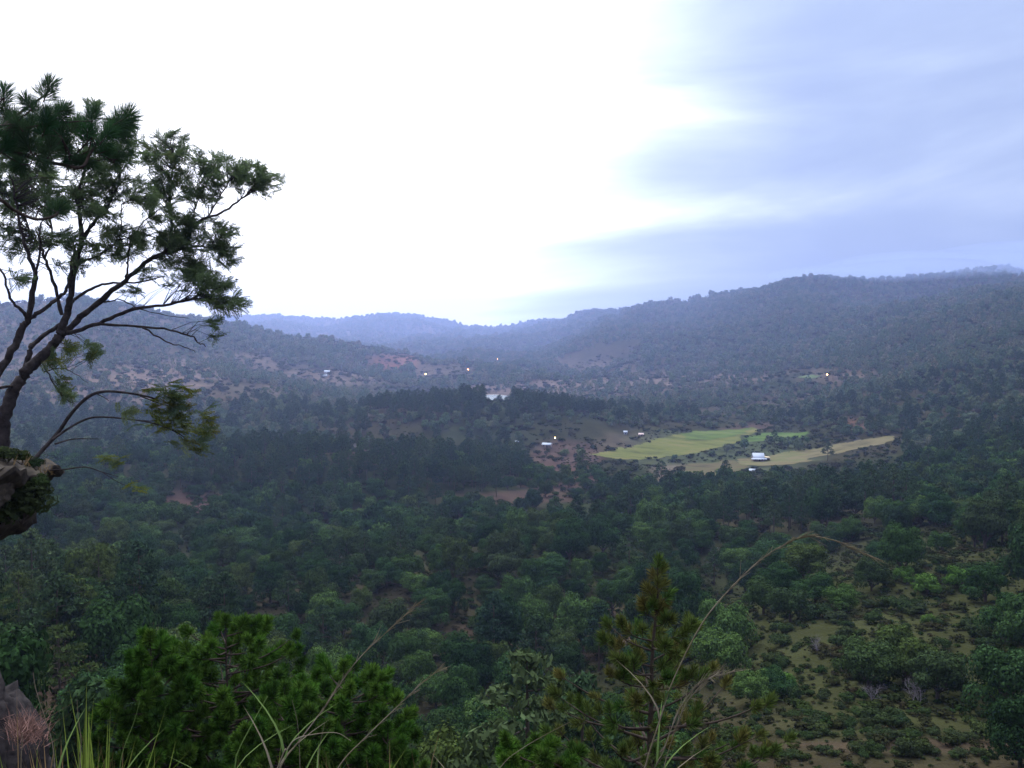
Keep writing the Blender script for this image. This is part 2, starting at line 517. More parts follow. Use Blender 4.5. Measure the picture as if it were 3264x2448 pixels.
def gsample(G, x, y):
    ai, di, d = grid_idx(np.asarray(x, float), np.asarray(y, float))
    a0 = np.minimum(ai.astype(int), NA - 2); d0 = np.minimum(di.astype(int), ND - 2)
    fa, fd = ai - a0, di - d0
    return (G[a0, d0] * (1 - fa) + G[a0 + 1, d0] * fa) * (1 - fd) + (G[a0, d0 + 1] * (1 - fa) + G[a0 + 1, d0 + 1] * fa) * fd, d


def height(x, y):
    e, d = gsample(E_T, x, y)
    return CZ + e * d


def ground_hit(px, py, dmin=20.0):
    az, e = ray(px, py)
    ds = np.exp(np.linspace(log(dmin), log(8000), 1500))
    eg, _ = gsample(E_T, ds * sin(az), ds * cos(az))
    k = np.argmax(eg >= e)
    if eg[k] < e: k = len(ds) - 1
    d = ds[k]
    return np.array([d * sin(az), d * cos(az), height(d * sin(az), d * cos(az))]), d


# ---- colour regions of the ground itself: (px, py, rx, ry, dmin, dmax, colour, strength)
TAN, RED, BROWN, OLIVE, PALE, GREENF = (0.125, 0.09, 0.072), (0.15, 0.066, 0.048), (0.07, 0.043, 0.035), (0.032, 0.034, 0.014), (0.062, 0.074, 0.038), (0.075, 0.095, 0.035)
PATCH = [
    (85, 383, 130, 26, 700, 1900, TAN, .75), (170, 372, 60, 14, 800, 1900, TAN, .6), (235, 362, 60, 10, 900, 2300, TAN, .5), (40, 365, 60, 12, 800, 2000, TAN, .5),
    (395, 362, 26, 9, 1200, 3500, RED, .8), (360, 358, 40, 6, 1200, 3500, BROWN, .6), (330, 378, 60, 8, 900, 2500, TAN, .45),
    (520, 388, 60, 5, 1000, 2000, TAN, .7), (620, 383, 90, 6, 1000, 2200, TAN, .6), (690, 378, 70, 5, 1000, 2500, TAN, .5), (562, 456, 40, 16, 480, 800, BROWN, .8),
    (560, 478, 50, 16, 380, 700, BROWN, 1.), (370, 458, 45, 10, 450, 800, BROWN, .8), (500, 499, 80, 10, 330, 560, BROWN, .8), (390, 512, 40, 9, 300, 520, BROWN, .8),
    (190, 505, 45, 14, 280, 520, BROWN, 1.), (640, 443, 45, 9, 550, 1000, TAN, .35), (720, 452, 100, 24, 480, 1100, PALE, .55), (690, 475, 55, 10, 450, 800, TAN, .6),
    (745, 428, 30, 5, 700, 1300, BROWN, .7), (855, 424, 24, 6, 500, 1300, RED, .35), (840, 372, 40, 6, 700, 2000, TAN, .4), (830, 378, 60, 5, 800, 2000, TAN, .3),
    (195, 565, 30, 45, 120, 260, TAN, .8), (880, 640, 200, 150, 50, 280, OLIVE, .95), (900, 745, 140, 8, 50, 120, BROWN, .5),
    (600, 640, 70, 30, 80, 260, BROWN, .6), (480, 640, 40, 20, 80, 260, BROWN, .5), (60, 660, 50, 40, 60, 200, BROWN, .7), (60, 740, 60, 60, 2, 80, BROWN, .8), (580, 528, 60, 10, 200, 420, BROWN, .6),
]


def build_terrain():
    X = np.sin(AZ)[:, None] * DD[None, :]
    Y = np.cos(AZ)[:, None] * DD[None, :]
    Z = CZ + E_T * DD[None, :]
    v = np.stack([X, Y, Z], -1).reshape(-1, 3)
    i = np.arange(NA)[:, None] * ND
    i2 = ((np.arange(NA) + 1) % NA)[:, None] * ND
    j = np.arange(ND - 1)[None, :]
    f = np.stack([i + j, i + j + 1, i2 + j + 1, i2 + j], -1).reshape(-1, 4)[:, ::-1]
    mb = MB(); mb.add(v, f)
    c = len(v)
    mb.add(np.array([[0, 0, CZ - 1.62]]), np.zeros((0, 3), int))
    tri = np.stack([np.full(NA, c), np.arange(NA) * ND, ((np.arange(NA) + 1) % NA) * ND], -1)
    mb.f.append(tri[:, ::-1]); mb.mi.append(np.zeros(len(tri)))
    me = mb.mesh('terrain', M_GROUND, smooth=True)
    # base colours
    x, y, z = np.append(X.ravel(), 0), np.append(Y.ravel(), 0), np.append(Z.ravel(), CZ)
    d = np.hypot(x, y)
    n = fbm(x, y, 120, 4)[:, None] * 1.3 + 0.45
    n = np.clip(n, 0, 1)
    col = np.array([0.021, 0.026, 0.011]) * (1 - n) + np.array([0.042, 0.033, 0.020]) * n
    dry = (sstep(860, 1300, d) * sstep(-.35, .35, fbm(x + 500, y, 260, 4)) * np.maximum(sstep(0.12, -0.05, np.arctan2(x, y)), sstep(CZ - 40, CZ - 65, z)))[:, None]     # dry upper slopes, colour also paled to stand in for haze
    col = col * (1 - dry) + np.array([0.105, 0.078, 0.062]) * dry
    px, py = project(x, y, z)
    for (cx, cyy, rx, ry, d0, d1, c, s) in PATCH:
        q = ((px - cx) / rx) ** 2 + ((py - cyy) / ry) ** 2
        w = s * sstep(1.25, 0.45, q + 0.7 * fbm(x + cx, y, 40, 3)) * (d > d0) * (d < d1) * (y > 0)
        col = col * (1 - w[:, None]) + np.array(c) * w[:, None]
    at_ = me.color_attributes.new('tint', 'FLOAT_COLOR', 'POINT')
    at_.data.foreach_set('color', np.column_stack([col, np.ones(len(col))]).astype(np.float32).ravel())
    o = link(bpy.data.objects.new('terrain', me))
    tag(o, 'hilly valley ground of dry grass and brown soil under the forest', kind='structure')
    return o


build_terrain()

# ------------------------------------------------------------------ fields and pond on the valley floor


def px_of(disp):            # coordinates read off a 2212 px wide view of the photograph
    return [(a / 2.16016, b / 2.16016) for a, b in disp]


def in_poly(x, y, P):
    P = np.asarray(P); r = np.zeros(x.shape, bool)
    j = len(P) - 1
    for i in range(len(P)):
        xi, yi, xj, yj = *P[i], *P[j]
        c = ((yi > y) != (yj > y)) & (x < (xj - xi) * (y - yi) / (yj - yi + 1e-12) + xi)
        r ^= c
        j = i
    return r


FIELDPOLY = []


def field(disp, cols, label, step=2.0, lift=0.3, dmin=450):
    P = [ground_hit(p[0], p[1], dmin)[0][:2] for p in px_of(disp)]
    FIELDPOLY.append(P)
    P = np.array(P)
    x0, y0 = P.min(0) - 4; x1, y1 = P.max(0) + 4
    gx, gy = np.meshgrid(np.arange(x0, x1, step), np.arange(y0, y1, step), indexing='ij')
    cx, cyy = gx + step / 2, gy + step / 2
    wob = fbm(cx, cyy, 30, 4, .6) * 13
    m = in_poly(cx + wob, cyy + fbm(cx + 99, cyy, 30, 4, .6) * 13, P)
    m[-1, :] = False; m[:, -1] = False
    ii, jj = np.where(m)
    nx, ny = gx.shape
    vid = np.arange(nx * ny).reshape(nx, ny)
    q = np.stack([vid[ii, jj], vid[ii + 1, jj], vid[ii + 1, jj + 1], vid[ii, jj + 1]], -1)
    used, inv = np.unique(q, return_inverse=True)
    x, y = gx.ravel()[used], gy.ravel()[used]
    v = np.stack([x, y, height(x, y) + lift], -1)
    m_ = bpy.data.materials.new('field_' + label.split()[0])
    m_.use_nodes = True
    nt = m_.node_tree; b = nt.nodes['Principled BSDF']
    b.inputs['Roughness'].default_value = 1; b.inputs['Specular IOR Level'].default_value = 0
    tc = N(nt, 'ShaderNodeTexCoord')
    mp = N(nt, 'ShaderNodeMapping'); mp.inputs['Rotation'].default_value = (0, 0, 0.4); mp.inputs['Scale'].default_value = (1, 2.6, 1)
    nt.links.new(tc.outputs['Object'], mp.inputs[0])
    n1 = N(nt, 'ShaderNodeTexNoise'); n1.inputs['Scale'].default_value = 0.028; n1.inputs['Detail'].default_value = 9; n1.inputs['Roughness'].default_value = 0.68
    nt.links.new(mp.outputs[0], n1.inputs['Vector'])
    r = N(nt, 'ShaderNodeValToRGB')
    r.color_ramp.elements[0].position = 0.38; r.color_ramp.elements[0].color = (*[c * .75 for c in cols[0]], 1)
    r.color_ramp.elements[1].position = 0.62; r.color_ramp.elements[1].color = (*cols[2], 1)
    e = r.color_ramp.elements.new(0.5); e.color = (*cols[1], 1)
    nt.links.new(n1.outputs['Fac'], r.inputs[0]); nt.links.new(r.outputs[0], b.inputs['Base Color'])
    mb = MB(); mb.add(v, inv.reshape(-1, 4))
    o = mb.build('field', m_, smooth=True)
    tag(o, label, kind='structure')


field([(1280, 986), (1310, 977), (1400, 962), (1440, 940), (1560, 927), (1625, 924), (1640, 930), (1600, 952), (1560, 966), (1500, 982), (1450, 988), (1380, 992)],
      [(0.082, 0.086, 0.03), (0.102, 0.108, 0.034), (0.128, 0.115, 0.044)], 'yellow green crop field on the open plateau')
field([(1470, 936), (1560, 928), (1610, 925), (1596, 944), (1540, 950), (1480, 950)],
      [(0.07, 0.092, 0.03), (0.078, 0.108, 0.032), (0.098, 0.115, 0.038)], 'fresh green strip across the top of the crop field', lift=0.55)
field([(1622, 946), (1650, 938), (1700, 934), (1745, 934), (1758, 940), (1690, 950), (1615, 957)],
      [(0.062, 0.092, 0.028), (0.07, 0.11, 0.03), (0.085, 0.10, 0.034)], 'bright green field patch right of the brown bank')
field([(1600, 996), (1660, 986), (1780, 967), (1880, 950), (1925, 943), (1918, 957), (1840, 974), (1760, 990), (1700, 1003), (1600, 1006)],
      [(0.095, 0.082, 0.042), (0.13, 0.108, 0.058), (0.10, 0.10, 0.042)], 'tan dry pasture strip behind the white roofed house')
field([(1490, 1004), (1560, 996), (1600, 1000), (1620, 1012), (1570, 1026), (1500, 1034), (1470, 1022)],
      [(0.075, 0.064, 0.036), (0.092, 0.075, 0.042), (0.065, 0.07, 0.03)], 'dull brown pasture left of the white roofed house')
field([(1712, 818), (1740, 813), (1776, 812), (1770, 818), (1735, 821)],
      [(0.07, 0.095, 0.045), (0.08, 0.11, 0.045), (0.09, 0.105, 0.05)], 'small far green field at the foot of the right mountain', lift=1.0, dmin=900)


def pond():
    c, d = ground_hit(496, 399.5, 900)
    # level water in a shallow basin, nearly all of it behind the pine hill
    n = 40
    ux = np.array([c[1], -c[0]]) / d; uy = np.array([c[0], c[1]]) / d
    ang = np.linspace(0, 2 * pi, n, endpoint=False)
    rr = 1 + 0.12 * np.sin(3 * ang + 1) + 0.07 * np.sin(5 * ang)
    P = c[:2] + (np.cos(ang) * 27 * rr)[:, None] * ux + (np.sin(ang) * 62 * rr)[:, None] * uy
    zs = height(P[:, 0], P[:, 1])
    z = float(zs.max()) + 0.4
    top = np.column_stack([P, np.full(n, z)])
    bot = np.column_stack([P + (P - c[:2]) * 0.12, zs - 2.0])
    m = bpy.data.materials.new('still_water_painted_sky'); m.use_nodes = True
    b = m.node_tree.nodes['Principled BSDF']
    b.inputs['Base Color'].default_value = (0.66, 0.70, 0.72, 1); b.inputs['Roughness'].default_value = 0.015  # pale base colour carries the brightness of the reflected sky
    b.inputs['Specular IOR Level'].default_value = 1.0; b.inputs['IOR'].default_value = 1.45
    mb = MB(); mb.add(np.vstack([top, c_ := np.array([[c[0], c[1], z]])]), [[k, (k + 1) % n, n] for k in range(n)])
    o = mb.build('pond', m)
    tag(o, 'pond paled with painted sky reflection behind the pine hill', kind='structure')
    lip = np.column_stack([P + (P - c[:2]) * 0.02, np.full(n, z + 0.25)])
    lip2 = np.column_stack([P + (P - c[:2]) * 0.06, np.full(n, z + 0.3)])
    mb = MB()
    for A, B in ((np.column_stack([P, np.full(n, z - 0.5)]), lip), (lip, lip2), (lip2, bot)):
        mb.add(np.vstack([A, B]), [[k, (k + 1) % n, n + (k + 1) % n, n + k] for k in range(n)])
    o = mb.build('pond_bank', mat('pond_bank_earth', (0.22, 0.14, 0.10), noise=(0.2, (0.16, 0.11, 0.08))))
    tag(o, 'bare reddish earth rim around the pond', kind='structure')
    return c, d


POND_C, POND_D = pond()

# ------------------------------------------------------------------ foliage shapes


def unit(n, rng):
    v = rng.normal(size=(n, 3))
    return v / np.linalg.norm(v, axis=1)[:, None]


def leaf_quads(pos, nrm, size, rng, aspect=0.6, up=None):
    """one pointed leaf-clump face at each position"""
    n = len(pos)
    t = rng.normal(size=(n, 3)) if up is None else up + rng.normal(size=(n, 3)) * 0.4
    t -= nrm * (t * nrm).sum(1)[:, None]
    t /= np.linalg.norm(t, axis=1)[:, None] + 1e-9
    b = np.cross(nrm, t)
    s = size * (0.6 + 0.8 * rng.random(n))[:, None]
    v = np.stack([pos - t * s, pos - b * s * aspect + t * s * .1, pos + t * s, pos + b * s * aspect + t * s * .1], 1).reshape(-1, 3)
    return v, np.arange(4 * n).reshape(n, 4)


def lobes_leaves(lobes, n, size, rng, flat=0.85, low=-0.55, jit=0.45, shell=0.35):
    """leaf faces on the outside of overlapping lumps; lobes = (x,y,z,r)"""
    lobes = np.asarray(lobes)
    w = lobes[:, 3] ** 2; w = w / w.sum()
    k = rng.choice(len(lobes), n, p=w)
    u = unit(n, rng)
    bad = u[:, 2] < low
    u[bad, 2] *= -1
    rr = 1 - shell * rng.random(n) ** 2
    # bumpy lumps
    bump = 1 + 0.16 * np.sin(u[:, 0] * 5 + k) * np.sin(u[:, 1] * 5 + 2 * k) + 0.1 * np.sin(u[:, 2] * 9 + k * 1.7)
    pos = lobes[k, :3] + u * (lobes[k, 3] * rr * bump)[:, None] * np.array([1, 1, flat])
    nr = u + unit(n, rng) * jit
    nr /= np.linalg.norm(nr, axis=1)[:, None]
    return leaf_quads(pos, nr, size, rng)


def broad_shape(seed, nleaf, size):
    """a rounded evergreen oak-like tree, crown radius about 1, base at 0; returns (crown MB, trunk MB)"""
    rng = np.random.default_rng(seed)
    h = 0.16 + 0.14 * rng.random()
    lob = [(0, 0, h + 0.45, 0.62)]
    nl = rng.integers(9, 15)
    for k in range(nl):
        a = 2.4 * k + rng.random() * 0.8
        r = 0.35 + 0.42 * rng.random()
        z = h + 0.02 + (0.75 * (1 - r) + 0.2) * rng.random() + 0.25 * (1 - r)
        lob.append((r * cos(a), r * sin(a), z, 0.26 + 0.2 * rng.random()))
    for k in range(5):
        a = rng.random() * 6.28
        lob.append((0.45 * cos(a), 0.45 * sin(a), h + 0.75 + 0.2 * rng.random(), 0.25 + 0.1 * rng.random()))
    v, f = lobes_leaves(lob, nleaf, size, rng)
    cr = MB(); cr.add(v, f)
    tr = MB()
    tr.tube([(0, 0, -0.15), (0.01, 0.02, 0.2), (0.03, -0.02, h + 0.1), (0, 0, h + 0.5)], [0.07, 0.055, 0.045, 0.02], 6)
    for k in range(4):
        x, y, z, r = lob[1 + k * 2]
        tr.tube([(0.01, 0, h * 0.7), (x * .5, y * .5, h * 0.5 + z * 0.45), (x, y, z)], [0.035, 0.025, 0.01], 5)
    return cr, tr


def pine_shape(seed, nleaf, size, slim=1.0):
    """a slender open-crowned pine, height 1, base at 0"""
    rng = np.random.default_rng(seed)
    lob = []
    base = 0.30 + 0.15 * rng.random()
    n = 26
    for k in range(n):
        t = (k + rng.random()) / n
        z = base + (1.0 - base) * t
        R = 0.20 * slim * (1 - t) ** 0.6 * (0.35 + 0.65 * min(1, t * 4 + 0.4)) * (0.8 + .4 * rng.random())
        a = 2.4 * k + rng.random()
        lob.append((R * cos(a), R * sin(a), z - 0.02, 0.052 + 0.036 * (1 - t) * slim))
    lob.append((0, 0, 0.97, 0.045))
    lob = np.array(lob)
    w = lob[:, 3] ** 2; w /= w.sum()
    k = rng.choice(len(lob), nleaf, p=w)
    u = unit(nleaf, rng); u[:, 2] = np.where(u[:, 2] < -.3, -u[:, 2], u[:, 2])
    pos = lob[k, :3] + u * (lob[k, 3] * (1 - .4 * rng.random(nleaf)))[:, None] * np.array([1.15, 1.15, 0.75])
    nr = u + unit(nleaf, rng) * .9; nr /= np.linalg.norm(nr, axis=1)[:, None]
    v, f = leaf_quads(pos, nr, size, rng, aspect=0.42, up=np.array([0, 0, 1.0]) + 0.7 * u)
    cr = MB(); cr.add(v, f)
    tr = MB(); tr.tube([(0, 0, -0.06), (0.004, 0.003, 0.4), (0, 0, 0.98)], [0.017, 0.012, 0.003], 6)
    for q in lob[::3]:
        tr.tube([(0, 0, q[2] - 0.03), (q[0] * .6, q[1] * .6, q[2] - .02), (q[0], q[1], q[2])], [0.005, 0.004, 0.002], 4)
    return cr, tr


def shrub_shape(seed, nleaf, size):
    rng = np.random.default_rng(seed)
    lob = []
    for k in range(7):
        a = 2.4 * k; r = 0.65 * rng.random()
        lob.append((r * cos(a), r * sin(a), 0.35 + 0.35 * rng.random(), 0.3 + 0.2 * rng.random()))
    v, f = lobes_leaves(lob, nleaf, size, rng, low=-0.6)
    cr = MB(); cr.add(v, f)
    tr = MB()
    for q in lob[:4]:
        tr.tube([(0, 0, -0.15), (q[0] * .6, q[1] * .6, 0.2), (q[0], q[1], q[2])], [0.035, 0.025, 0.01], 4)
    return cr, tr


def bare_shape(seed):
    """leafless rounded cloud of fine twigs on a few thin stems, height 1"""
    rng = np.random.default_rng(seed)
    st, tw = MB(), MB()
    nodes = []
    for k in range(5):
        p = np.array([rng.normal() * .02, rng.normal() * .02, -0.05]); dv = np.array([rng.normal() * .22, rng.normal() * .22, 1.0])
        P = [p]
        for q in range(6):
            dv = dv + rng.normal(size=3) * .22; dv[2] = abs(dv[2]); dv /= np.linalg.norm(dv)
            p = p + dv * .12; P.append(p)
            if q > 0: nodes.append((p, dv))
        st.tube(P, np.linspace(.012, .004, 7), 4)
    for lev, (m, ln) in enumerate(((3, .17), (3, .12))):
        new = []
        for p, dv in nodes:
            for q in range(m):
                d2 = dv + rng.normal(size=3) * .6; d2[2] = d2[2] * .6 + .35; d2 /= np.linalg.norm(d2)
                e = p + d2 * ln * rng.uniform(.6, 1.2)
                tw.tube([p, (p + e) / 2 + rng.normal(size=3) * .012, e], [0.0036 - .001 * lev, .003 - .001 * lev, .0014], 3)
                new.append((e, d2))
        nodes = new
    return st, tw

# prototypes: separate crown + trunk meshes for single trees, joined meshes for forest that reads as a mass
NB = 7
BROAD = [broad_shape(100 + k, 9000, 0.036) for k in range(NB)]
BROAD_ME = [(c.mesh('crown', M_BROAD), t.mesh('trunk', M_BARKM)) for c, t in BROAD]
PINES = [pine_shape(200 + k, 2600, 0.019, 1.0 + 0.12 * (k % 3)) for k in range(6)]
PINE_ME = [(c.mesh('crown', M_PINE), t.mesh('trunk', M_BARKM)) for c, t in PINES]
SHRUBS = [shrub_shape(300 + k, 900, 0.085) for k in range(5)]
SHRUB_ME = [(c.mesh('foliage', M_SHRUB), t.mesh('stem', M_BARKM)) for c, t in SHRUBS]


def joined(c, t, mc, mt, name):
    mb = MB()
    mb.v = c.v + t.v; mb.n = c.n + t.n
    mb.f = c.f + [q + c.n for q in t.f]
    mb.mi = c.mi + [np.ones_like(q) for q in t.mi]
    return bpy.data.objects.new(name, mb.mesh(name, [mc, mt]))


P_BROAD_HI = [joined(*BROAD[k], M_BROAD, M_BARKM, 'broadleaf_tree_shape') for k in range(NB)]
P_BROAD_MID = [joined(*broad_shape(100 + k, 1500, 0.085), M_BROAD, M_BARKM, 'broadleaf_tree_shape') for k in range(NB)]
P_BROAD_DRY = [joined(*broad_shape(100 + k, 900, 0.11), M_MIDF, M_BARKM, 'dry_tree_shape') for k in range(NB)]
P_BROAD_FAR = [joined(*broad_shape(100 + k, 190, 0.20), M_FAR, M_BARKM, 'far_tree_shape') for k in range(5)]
P_PINE_HI = [joined(*PINES[k], M_PINE, M_BARKM, 'pine_tree_shape') for k in range(6)]
P_PINE_MID = [joined(*pine_shape(200 + k, 700, 0.033, 1.1), M_PINE, M_BARKM, 'pine_tree_shape') for k in range(6)]
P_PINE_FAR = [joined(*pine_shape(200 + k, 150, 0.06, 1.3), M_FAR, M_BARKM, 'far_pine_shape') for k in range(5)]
P_SCRUB = [joined(*shrub_shape(400 + k, 130, 0.17), M_SCRUB, M_BARKM, 'scrub_shape') for k in range(5)]


def scatter(name, protos, pos, scl, rot, idx, label):
    """one 'stuff' object: a mass of plants nobody could count"""
    me = bpy.data.meshes.new(name)
    n = len(pos)
    me.vertices.add(n)
    me.vertices.foreach_set('co', np.asarray(pos, np.float32).ravel())
    for nm, ty, dat in (('scl', 'FLOAT_VECTOR', scl), ('rot', 'FLOAT', rot), ('idx', 'INT', idx)):
        a = me.attributes.new(nm, ty, 'POINT')
        a.data.foreach_set('vector' if ty == 'FLOAT_VECTOR' else 'value', np.asarray(dat, np.int32 if ty == 'INT' else np.float32).ravel())
    o = link(bpy.data.objects.new(name, me))
    ng = bpy.data.node_groups.new(name, 'GeometryNodeTree')
    ng.interface.new_socket('Geometry', in_out='INPUT', socket_type='NodeSocketGeometry')
    ng.interface.new_socket('Geometry', in_out='OUTPUT', socket_type='NodeSocketGeometry')
    L = ng.links.new
    gi, go = ng.nodes.new('NodeGroupInput'), ng.nodes.new('NodeGroupOutput')
    iop = ng.nodes.new('GeometryNodeInstanceOnPoints')
    jn = ng.nodes.new('GeometryNodeJoinGeometry')
    for p in protos:
        oi = ng.nodes.new('GeometryNodeObjectInfo')
        oi.inputs['Object'].default_value = p
        oi.inputs['As Instance'].default_value = True
        L(oi.outputs['Geometry'], jn.inputs[0])

    def attr(nm, ty):
        a = ng.nodes.new('GeometryNodeInputNamedAttribute'); a.data_type = ty
        a.inputs['Name'].default_value = nm
        return a.outputs['Attribute']
    cx = ng.nodes.new('ShaderNodeCombineXYZ')
    L(attr('rot', 'FLOAT'), cx.inputs[2])
    er = ng.nodes.new('FunctionNodeEulerToRotation')
    L(cx.outputs[0], er.inputs[0])
    L(gi.outputs[0], iop.inputs['Points'])
    L(jn.outputs[0], iop.inputs['Instance'])
    iop.inputs['Pick Instance'].default_value = True
    L(attr('idx', 'INT'), iop.inputs['Instance Index'])
    L(er.outputs[0], iop.inputs['Rotation'])
    L(attr('scl', 'FLOAT_VECTOR'), iop.inputs['Scale'])
    L(iop.outputs[0], go.inputs[0])
    md = o.modifiers.new('plants', 'NODES'); md.node_group = ng
    tag(o, label, 'trees' if 'tree' in label or 'forest' in label else 'undergrowth', kind='stuff')
    return o


# ------------------------------------------------------------------ where the forest grows
# clearings: (px, py, rx, ry, dmin, dmax, keep)  keep = share of trees left
CLEAR = [
    (85, 383, 140, 26, 700, 1900, .6), (170, 372, 60, 12, 800, 1900, .4), (395, 362, 26, 8, 1200, 3500, .1), (520, 388, 60, 4, 1000, 2000, .2), (620, 383, 90, 6, 1000, 2200, .25), (690, 378, 70, 4, 1000, 2500, .4),
    (560, 458, 44, 19, 430, 800, .06), (560, 490, 70, 10, 380, 640, .3), (370, 455, 40, 9, 450, 800, .3), (500, 500, 75, 8, 330, 540, .12), (190, 508, 38, 13, 300, 520, .1), (385, 512, 34, 8, 300, 520, .2), (655, 505, 40, 8, 330, 560, .3), (300, 545, 30, 7, 200, 420, .3), (585, 530, 40, 6, 200, 400, .3),
    (720, 445, 130, 24, 450, 1100, .14), (700, 470, 60, 12, 420, 800, .2), (840, 372, 34, 5, 700, 2000, .4), (830, 378, 50, 4, 800, 2000, .5), (855, 424, 30, 6, 500, 1300, .3),
    (900, 610, 200, 66, 60, 300, .14), (890, 720, 220, 90, 40, 160, .08), (600, 640, 50, 22, 80, 260, .25), (480, 640, 26, 14, 80, 260, .3), (560, 690, 60, 50, 60, 180, .5),
    (205, 572, 26, 36, 120, 260, .1), (496, 399, 22, 7, 860, 1600, .0), (545, 444, 26, 6, 560, 900, .05), (545, 430, 60, 8, 600, 1000, .5),
    (430, 440, 60, 10, 600, 1000, .5), (640, 400, 70, 16, 850, 1500, .55),
]
PINEZ = [   # (px, py, rx, ry, dmin, dmax, share of pines)
    (450, 470, 80, 34, 400, 720, .85), (490, 405, 130, 16, 720, 960, .95), (762, 512, 60, 34, 240, 400, .9), (290, 455, 110, 45, 400, 700, .7), (120, 580, 130, 60, 80, 220, .35),
    (860, 500, 60, 30, 240, 480, .5), (1010, 560, 30, 50, 100, 300, .4),
]


def zone(px, py, d, Z):
    w = np.zeros(len(px)); hit = np.zeros(len(px), bool)
    for (cx, cyy, rx, ry, d0, d1, s) in Z:
        q = ((px - cx) / rx) ** 2 + ((py - cyy) / ry) ** 2
        m = (q < 1) & (d > d0) & (d < d1)
        w[m] = s; hit |= m
    return w, hit


def candidates():
    out = []
    for d0, d1, s in ((62, 380, 9.8), (380, 700, 7.8), (700, 1500, 8.6), (1500, 3300, 11.5), (3300, 7600, 21.0)):
        g = np.arange(-d1, d1, s)
        gx, gy = np.meshgrid(g[np.abs(g) < d1 * 0.66], g[g > 0], indexing='ij')
        x = gx.ravel() + (RNG.random(gx.size) - .5) * s * .95
        y = gy.ravel() + (RNG.random(gx.size) - .5) * s * .95
        d = np.hypot(x, y); az = np.arctan2(x, y)
        m = (d >= d0) & (d < d1) & (np.abs(az) < 0.60)
        out.append(np.stack([x[m], y[m], np.full(m.sum(), s)], -1))
    return np.concatenate(out)


C = candidates()
cx_, cy_, cs_ = C.T
cz_ = height(cx_, cy_)
cd_ = np.hypot(cx_, cy_)
cpx, cpy = project(cx_, cy_, cz_)
keep = np.full(len(C), 0.97)
for (ex, ey, rx, ry, d0, d1, s) in CLEAR:
    q = ((cpx - ex) / rx) ** 2 + ((cpy - ey) / ry) ** 2 + 0.5 * fbm(cx_, cy_, 30, 2)
    m = (q < 1) & (cd_ > d0) & (cd_ < d1)
    keep[m] = np.minimum(keep[m], s)
# patchy cover on the far slopes and valley floor
patch = fbm(cx_, cy_, 170, 4)
midflat = (cd_ > 620) & (cd_ < 2300)
keep = np.where(midflat, keep * np.where(cd_ < 1050, sstep(-0.75, 0.05, patch), sstep(-0.45, 0.35, patch)), keep)
keep = np.where((cd_ > 2300), keep * sstep(-0.8, 0.0, patch), keep)
keep = np.where((cd_ > 1000) & (cpx > 640) & (cpy < 372), 0.97, keep)
keep = np.where((cd_ > 900) & (cpx < 330), keep * 0.85, keep)
for P in FIELDPOLY:
    keep[in_poly(cx_, cy_, P)] = 0.0
hid_e, _ = gsample(RUN, cx_ * 0.985, cy_ * 0.985)
top_e = (cz_ + 16 - CZ) / cd_
vis = top_e > hid_e - 0.004
SIGHT = [(600, 905, 424, 469, 690), (745, 775, 448, 476, 760), (484, 511, 392, 402, 1330), (533, 562, 436, 450, 690), (315, 335, 370, 379, 3000), (617, 650, 430, 440, 900), (785, 832, 370, 379, 1700), (415, 475, 366, 378, 2600)]
_, topy = project(cx_, cy_, cz_ + np.where(cd_ < 700, 10.0, 8.0))
for (x0, x1, y0, y1, dm) in SIGHT:       # open ground in front of what the photograph shows
    keep[(cpx > x0) & (cpx < x1) & (topy < y1) & (cpy > y0) & (cd_ < dm) & (cd_ > 250)] = 0
for (x0, x1, y0, y1, dm) in ((440, 590, 494, 506, 425), (172, 212, 502, 520, 330), (365, 405, 506, 520, 350), (555, 612, 458, 492, 470), (172, 226, 538, 602, 152), (830, 905, 436, 462, 930)):
    keep[(cpx > x0) & (cpx < x1) & (topy < y1) & (cpy > y0) & (cd_ < dm)] = 0
open_slope = (cpx > 650) & (cpy > 630)
keep[open_slope] *= 0.8
keep[(cpx > 690) & (cpy > 688)] = 0
pick = (RNG.random(len(C)) < keep) & vis
T = np.stack([cx_, cy_, cz_, cd_, cpx, cpy, cs_], -1)[pick]
tx, ty, tz, td, tpx, tpy, ts = T.T
n = len(T)
share, _ = zone(tpx, tpy, td, PINEZ)
share = np.where(share == 0, np.where(td > 1500, 0.55, np.where(td > 600, 0.22, 0.07)), share)
ispine = (RNG.random(n) < share) & ~((tpx > 650) & (tpy > 600))
scale_b = ts * (0.42 + 0.28 * RNG.random(n))               # crown radius
scale_b = np.where(td < 700, 2.9 + 2.9 * RNG.random(n) ** 1.3, scale_b)
scale_b = np.where(td < 380, 3.3 + 3.0 * RNG.random(n) ** 1.2, scale_b)
openv = (td > 600) & (td < 1500) & ~ispine
scale_b = np.where(openv, 2.0 + 3.0 * RNG.random(n) ** 1.6, scale_b)
hp = np.where(td > 1500, ts * .55 + 5 * RNG.random(n), 10.5 + 6 * RNG.random(n))  # pine height
rot = RNG.random(n) * 6.283
s3b = np.stack([scale_b, scale_b, scale_b * (0.85 + 0.75 * RNG.random(n))], -1)
print('trees', n, 'pines', ispine.sum())

